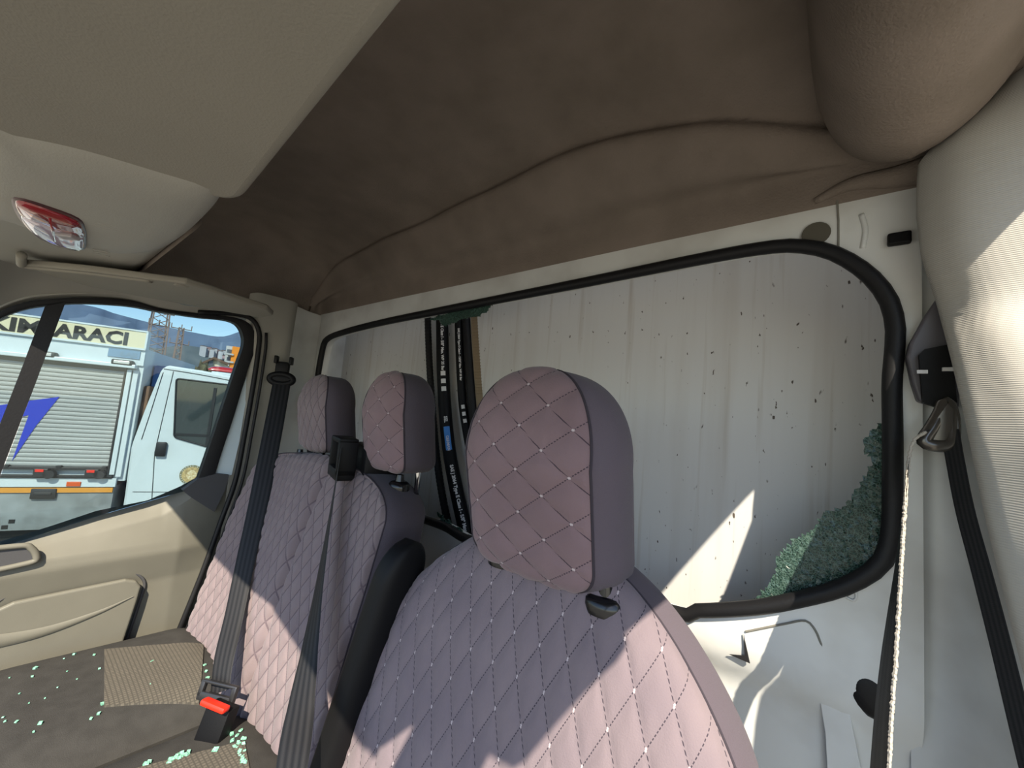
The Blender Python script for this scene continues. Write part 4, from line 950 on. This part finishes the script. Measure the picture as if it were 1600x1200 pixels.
# ------------------------------------------------------------------ distance
def ray_at(px, py, dist):
    r = RW.T @ np.array([px - 800, py - 600, FPX]); return CP + r * (dist / math.hypot(r[0], r[1]))
rd = [(-400, 400), (-100, 440), (130, 476), (180, 490), (230, 503), (262, 511), (300, 519), (345, 526), (375, 518), (430, 500), (520, 470), (700, 440)]
R1 = np.array([ray_at(a, e, 1500) for a, e in rd]); R1 = spline(R1, 90)
V = []
for i, p in enumerate(R1):
    out_ = p[:2] / np.linalg.norm(p[:2])
    for k, t in enumerate(np.linspace(0, 1, 12)):
        hz = p[2] * (1 - t) ** 1.4 * (1 + .05 * math.sin(i * 1.7 + k) * (0 < k)); V.append((p[0] - out_[0] * 600 * t + 12 * math.sin(i * 2.1 + k * 1.3) * (k > 0), p[1] - out_[1] * 600 * t, hz))
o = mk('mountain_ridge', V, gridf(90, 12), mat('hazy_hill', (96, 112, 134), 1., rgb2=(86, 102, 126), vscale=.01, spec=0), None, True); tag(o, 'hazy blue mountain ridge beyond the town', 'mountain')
m_town = mat('town_walls', (176, 176, 182), .9); m_pink = mat('town_walls_pink', (172, 146, 150), .9); m_gl2 = mat('far_window', (90, 96, 104), .4)
m_orange = mat('orange_wall', (214, 130, 36), .8); m_pale = mat('pale_wall', (180, 182, 184), .8); m_roof2 = mat('brown_roof', (98, 78, 66), .9); m_cream2 = mat('cream_gable', (206, 198, 176), .9)
V = []
for a in np.linspace(-300, 900, 60):
    for dist, z in ((420, 0), (480, 10), (560, 36), (640, 54), (760, 62), (840, 58), (870, 0)):
        p = ray_at(a, 550, dist); V.append((p[0], p[1], z * (1 + .10 * math.sin(a * .05 + dist))))
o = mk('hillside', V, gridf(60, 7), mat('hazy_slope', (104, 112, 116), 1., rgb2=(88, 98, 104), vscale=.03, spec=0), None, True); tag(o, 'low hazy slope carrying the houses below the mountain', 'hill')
tw = [(318, 541, 3.6, 3), (322.5, 545, 2.6, 3), (327, 543, 2.6, 4), (331.5, 546, 2.6, 3), (336, 545, 2.6, 4), (340.5, 547, 2.6, 4), (345, 549, 2.6, 3), (349.5, 548, 2.6, 5), (354, 552, 2.6, 4), (358.5, 551, 2.6, 3), (363, 549, 2.6, 5), (351, 556, 2.2, 3)]
for k, (a, e, w_, h_) in enumerate(tw):
    ds_k = 600 - 28 * (k == 11) + 6 * (k % 3); p = ray_at(a, e, ds_k); top = p[2]; base = min(top - h_ * 1.1, 44)
    t_ = empty('town_house', (p[0], p[1], base), 'small pale house among the cluster on the far hillside', 'house', 'houses on the far hillside')
    b = MB(); b.box((p[0], p[1], .5 * (top + base)), (4, w_ * 1.5, top - base)); b.build('walls', m_pink if k % 3 == 2 else m_town, t_)
    b = MB(); b.box((p[0], p[1], top + .3), (4.4, w_ * 1.5 + .4, .6)); b.build('roof', m_roof2, t_)
# orange and white block
def far_box(name, px0, px1, pyt, dist, m, parent, depth=8, zb=0):
    a = ray_at(px0, pyt, dist); c = ray_at(px1, pyt, dist); b = MB(); v = (c - a) * [1, 1, 0]; ou = np.array([a[0], a[1], 0]); ou /= np.linalg.norm(ou)
    b.prism([np.array([a[0], a[1], zb]), np.array([c[0], c[1], zb]), np.array([c[0], c[1], a[2]]), np.array([a[0], a[1], a[2]])], ou * depth); return b.build(name, m, parent)
q = ray_at(368, 560, 75)
ob = empty('apartment_block', (q[0], q[1], 0), 'orange and white apartment block at the right edge of the door window', 'building')
far_box('white_wing', 354, 364, 540, 75, m_pale, ob); far_box('orange_wing', 363.5, 400, 541, 74, m_orange, ob)
for e0, e1 in ((546, 552), (558, 564)):
    a = ray_at(357, e0, 74.5); c = ray_at(362, e1, 74.5); b = MB(); b.box(tuple(.5 * (a + c)), (.4, abs(c[1] - a[1]) + .3, abs(a[2] - c[2]))); b.build('window', m_gl2, ob)
    b = MB(); b.box(tuple(.5 * (a + c) + [.4, -.2, -.5]), (.8, 1.0, .25)); b.build('balcony', m_pale, ob)
q = ray_at(335, 570, 48)
ho = empty('house', (q[0], q[1], 0), 'low cream gabled house behind the red beacon', 'house')
gb_ = [ray_at(a, e, 48) for a, e in [(312, 571), (334, 561.5), (356, 571), (356, 590), (312, 590)]]
ou = np.array([gb_[1][0], gb_[1][1], 0]); ou /= np.linalg.norm(ou)
b = MB(); b.prism(gb_, ou * 9); b.build('walls', m_cream2, ho)
b = MB(); up_ = np.array([0, 0, .22])
for i, j in ((0, 1), (1, 2)): b.prism([gb_[i] - ou * .4, gb_[j] - ou * .4, gb_[j] - ou * .4 + up_, gb_[i] - ou * .4 + up_], ou * 10)
b.build('roof', m_roof2, ho)
b = MB(); b.box(tuple(ray_at(329, 567.5, 47.9)), (.2, .35, .6)); b.build('window', m_gl2, ho)
# pylons
m_steel = mat('pylon_steel', (128, 112, 106), .7)
def pylon(px, top, base, dist, arms, label, wide):
    T = ray_at(px[0], top, dist); B0 = ray_at(px[1], base, dist); h = T[2]; ou = np.array([T[0], T[1], 0]); ou /= np.linalg.norm(ou); sd_ = np.array([-ou[1], ou[0], 0])
    sd_ = np.array([.0, 1., 0]); t_ = empty('pylon', (T[0], T[1], 0), label, 'pylon'); b = MB()
    w0, w1 = wide
    for s1 in (-1, 1):
        for s2 in (-1, 1):
            A0 = np.array([T[0], T[1], 0]) + sd_ * s1 * w0 + np.array([s2 * w0 * .8, 0, 0]); A1_ = np.array([T[0], T[1], h]) + sd_ * s1 * w1 + np.array([s2 * w1 * .8, 0, 0]); b.tube([A0, A1_], .11, 5)
    N = 12
    for k in range(N):
        f0, f1 = k / N, (k + 1) / N
        for s in (-1, 1):
            wa = w0 + (w1 - w0) * f0; wb = w0 + (w1 - w0) * f1
            b.tube([np.array([T[0] + .8 * wa, T[1], h * f0]) + sd_ * s * wa, np.array([T[0] + .8 * wb, T[1], h * f1]) - sd_ * s * wb], .06, 4)
    b.build('lattice', m_steel, t_)
    for (py_, half) in arms:
        z = ray_at(px[0], py_, dist)[2]; c0 = np.array([T[0], T[1], z]); b = MB(); b.tube([c0 - sd_ * half, c0 + sd_ * half], .10, 5)
        b.build('crossarm', m_steel, t_)
        for s in (-1, 0, 1):
            b = MB(); b.tube([c0 + sd_ * half * s * .95, c0 + sd_ * half * s * .95 + [0, 0, .9]], .09, 5); b.build('insulator', m_steel, t_)
    return T
pylon((252, 246), 488, 570, 85, [(489, 1.7), (509, 1.3), (527, 1.0)], 'brown lattice pylon with a square top, left of the two pylons', (1.35, .95))
pylon((284, 284), 512, 570, 105, [(514, 1.7), (538, 1.6)], 'thinner lattice pylon with a wide crossarm, right of the two pylons', (.7, .35))
# tree line
m_leaf = mat('winter_bush', (104, 104, 84), 1., rgb2=(78, 72, 62), vscale=3, spec=0)
for k, px in enumerate(range(236, 392, 20)):
    p = ray_at(px, 572 - 5 * math.sin(k * 1.9) - (4 if k < 4 else 0), 38 + 2 * math.sin(k * 2.3))
    bm = bmesh.new(); bmesh.ops.create_icosphere(bm, subdivisions=3, radius=1)
    for v in bm.verts: v.co *= 1 + .22 * math.sin(v.co.x * 7 + k) * math.cos(v.co.y * 8 + v.co.z * 6) + random.uniform(-.08, .08)
    sx = random.uniform(.40, .52)
    for v in bm.verts: v.co = Vector((v.co.x * 1.2 * sx, v.co.y * 1.0 * sx, v.co.z * p[2] * .5 + p[2] * .5))
    me = bpy.data.meshes.new('bush'); bm.to_mesh(me); bm.free(); me.materials.append(m_leaf)
    o = bpy.data.objects.new('bush', me); COL.objects.link(o); o.location = (p[0], p[1], 0); tag(o, 'leafless grey-brown bush in the hedge row beyond the truck', 'bush', 'bushes beyond the truck')
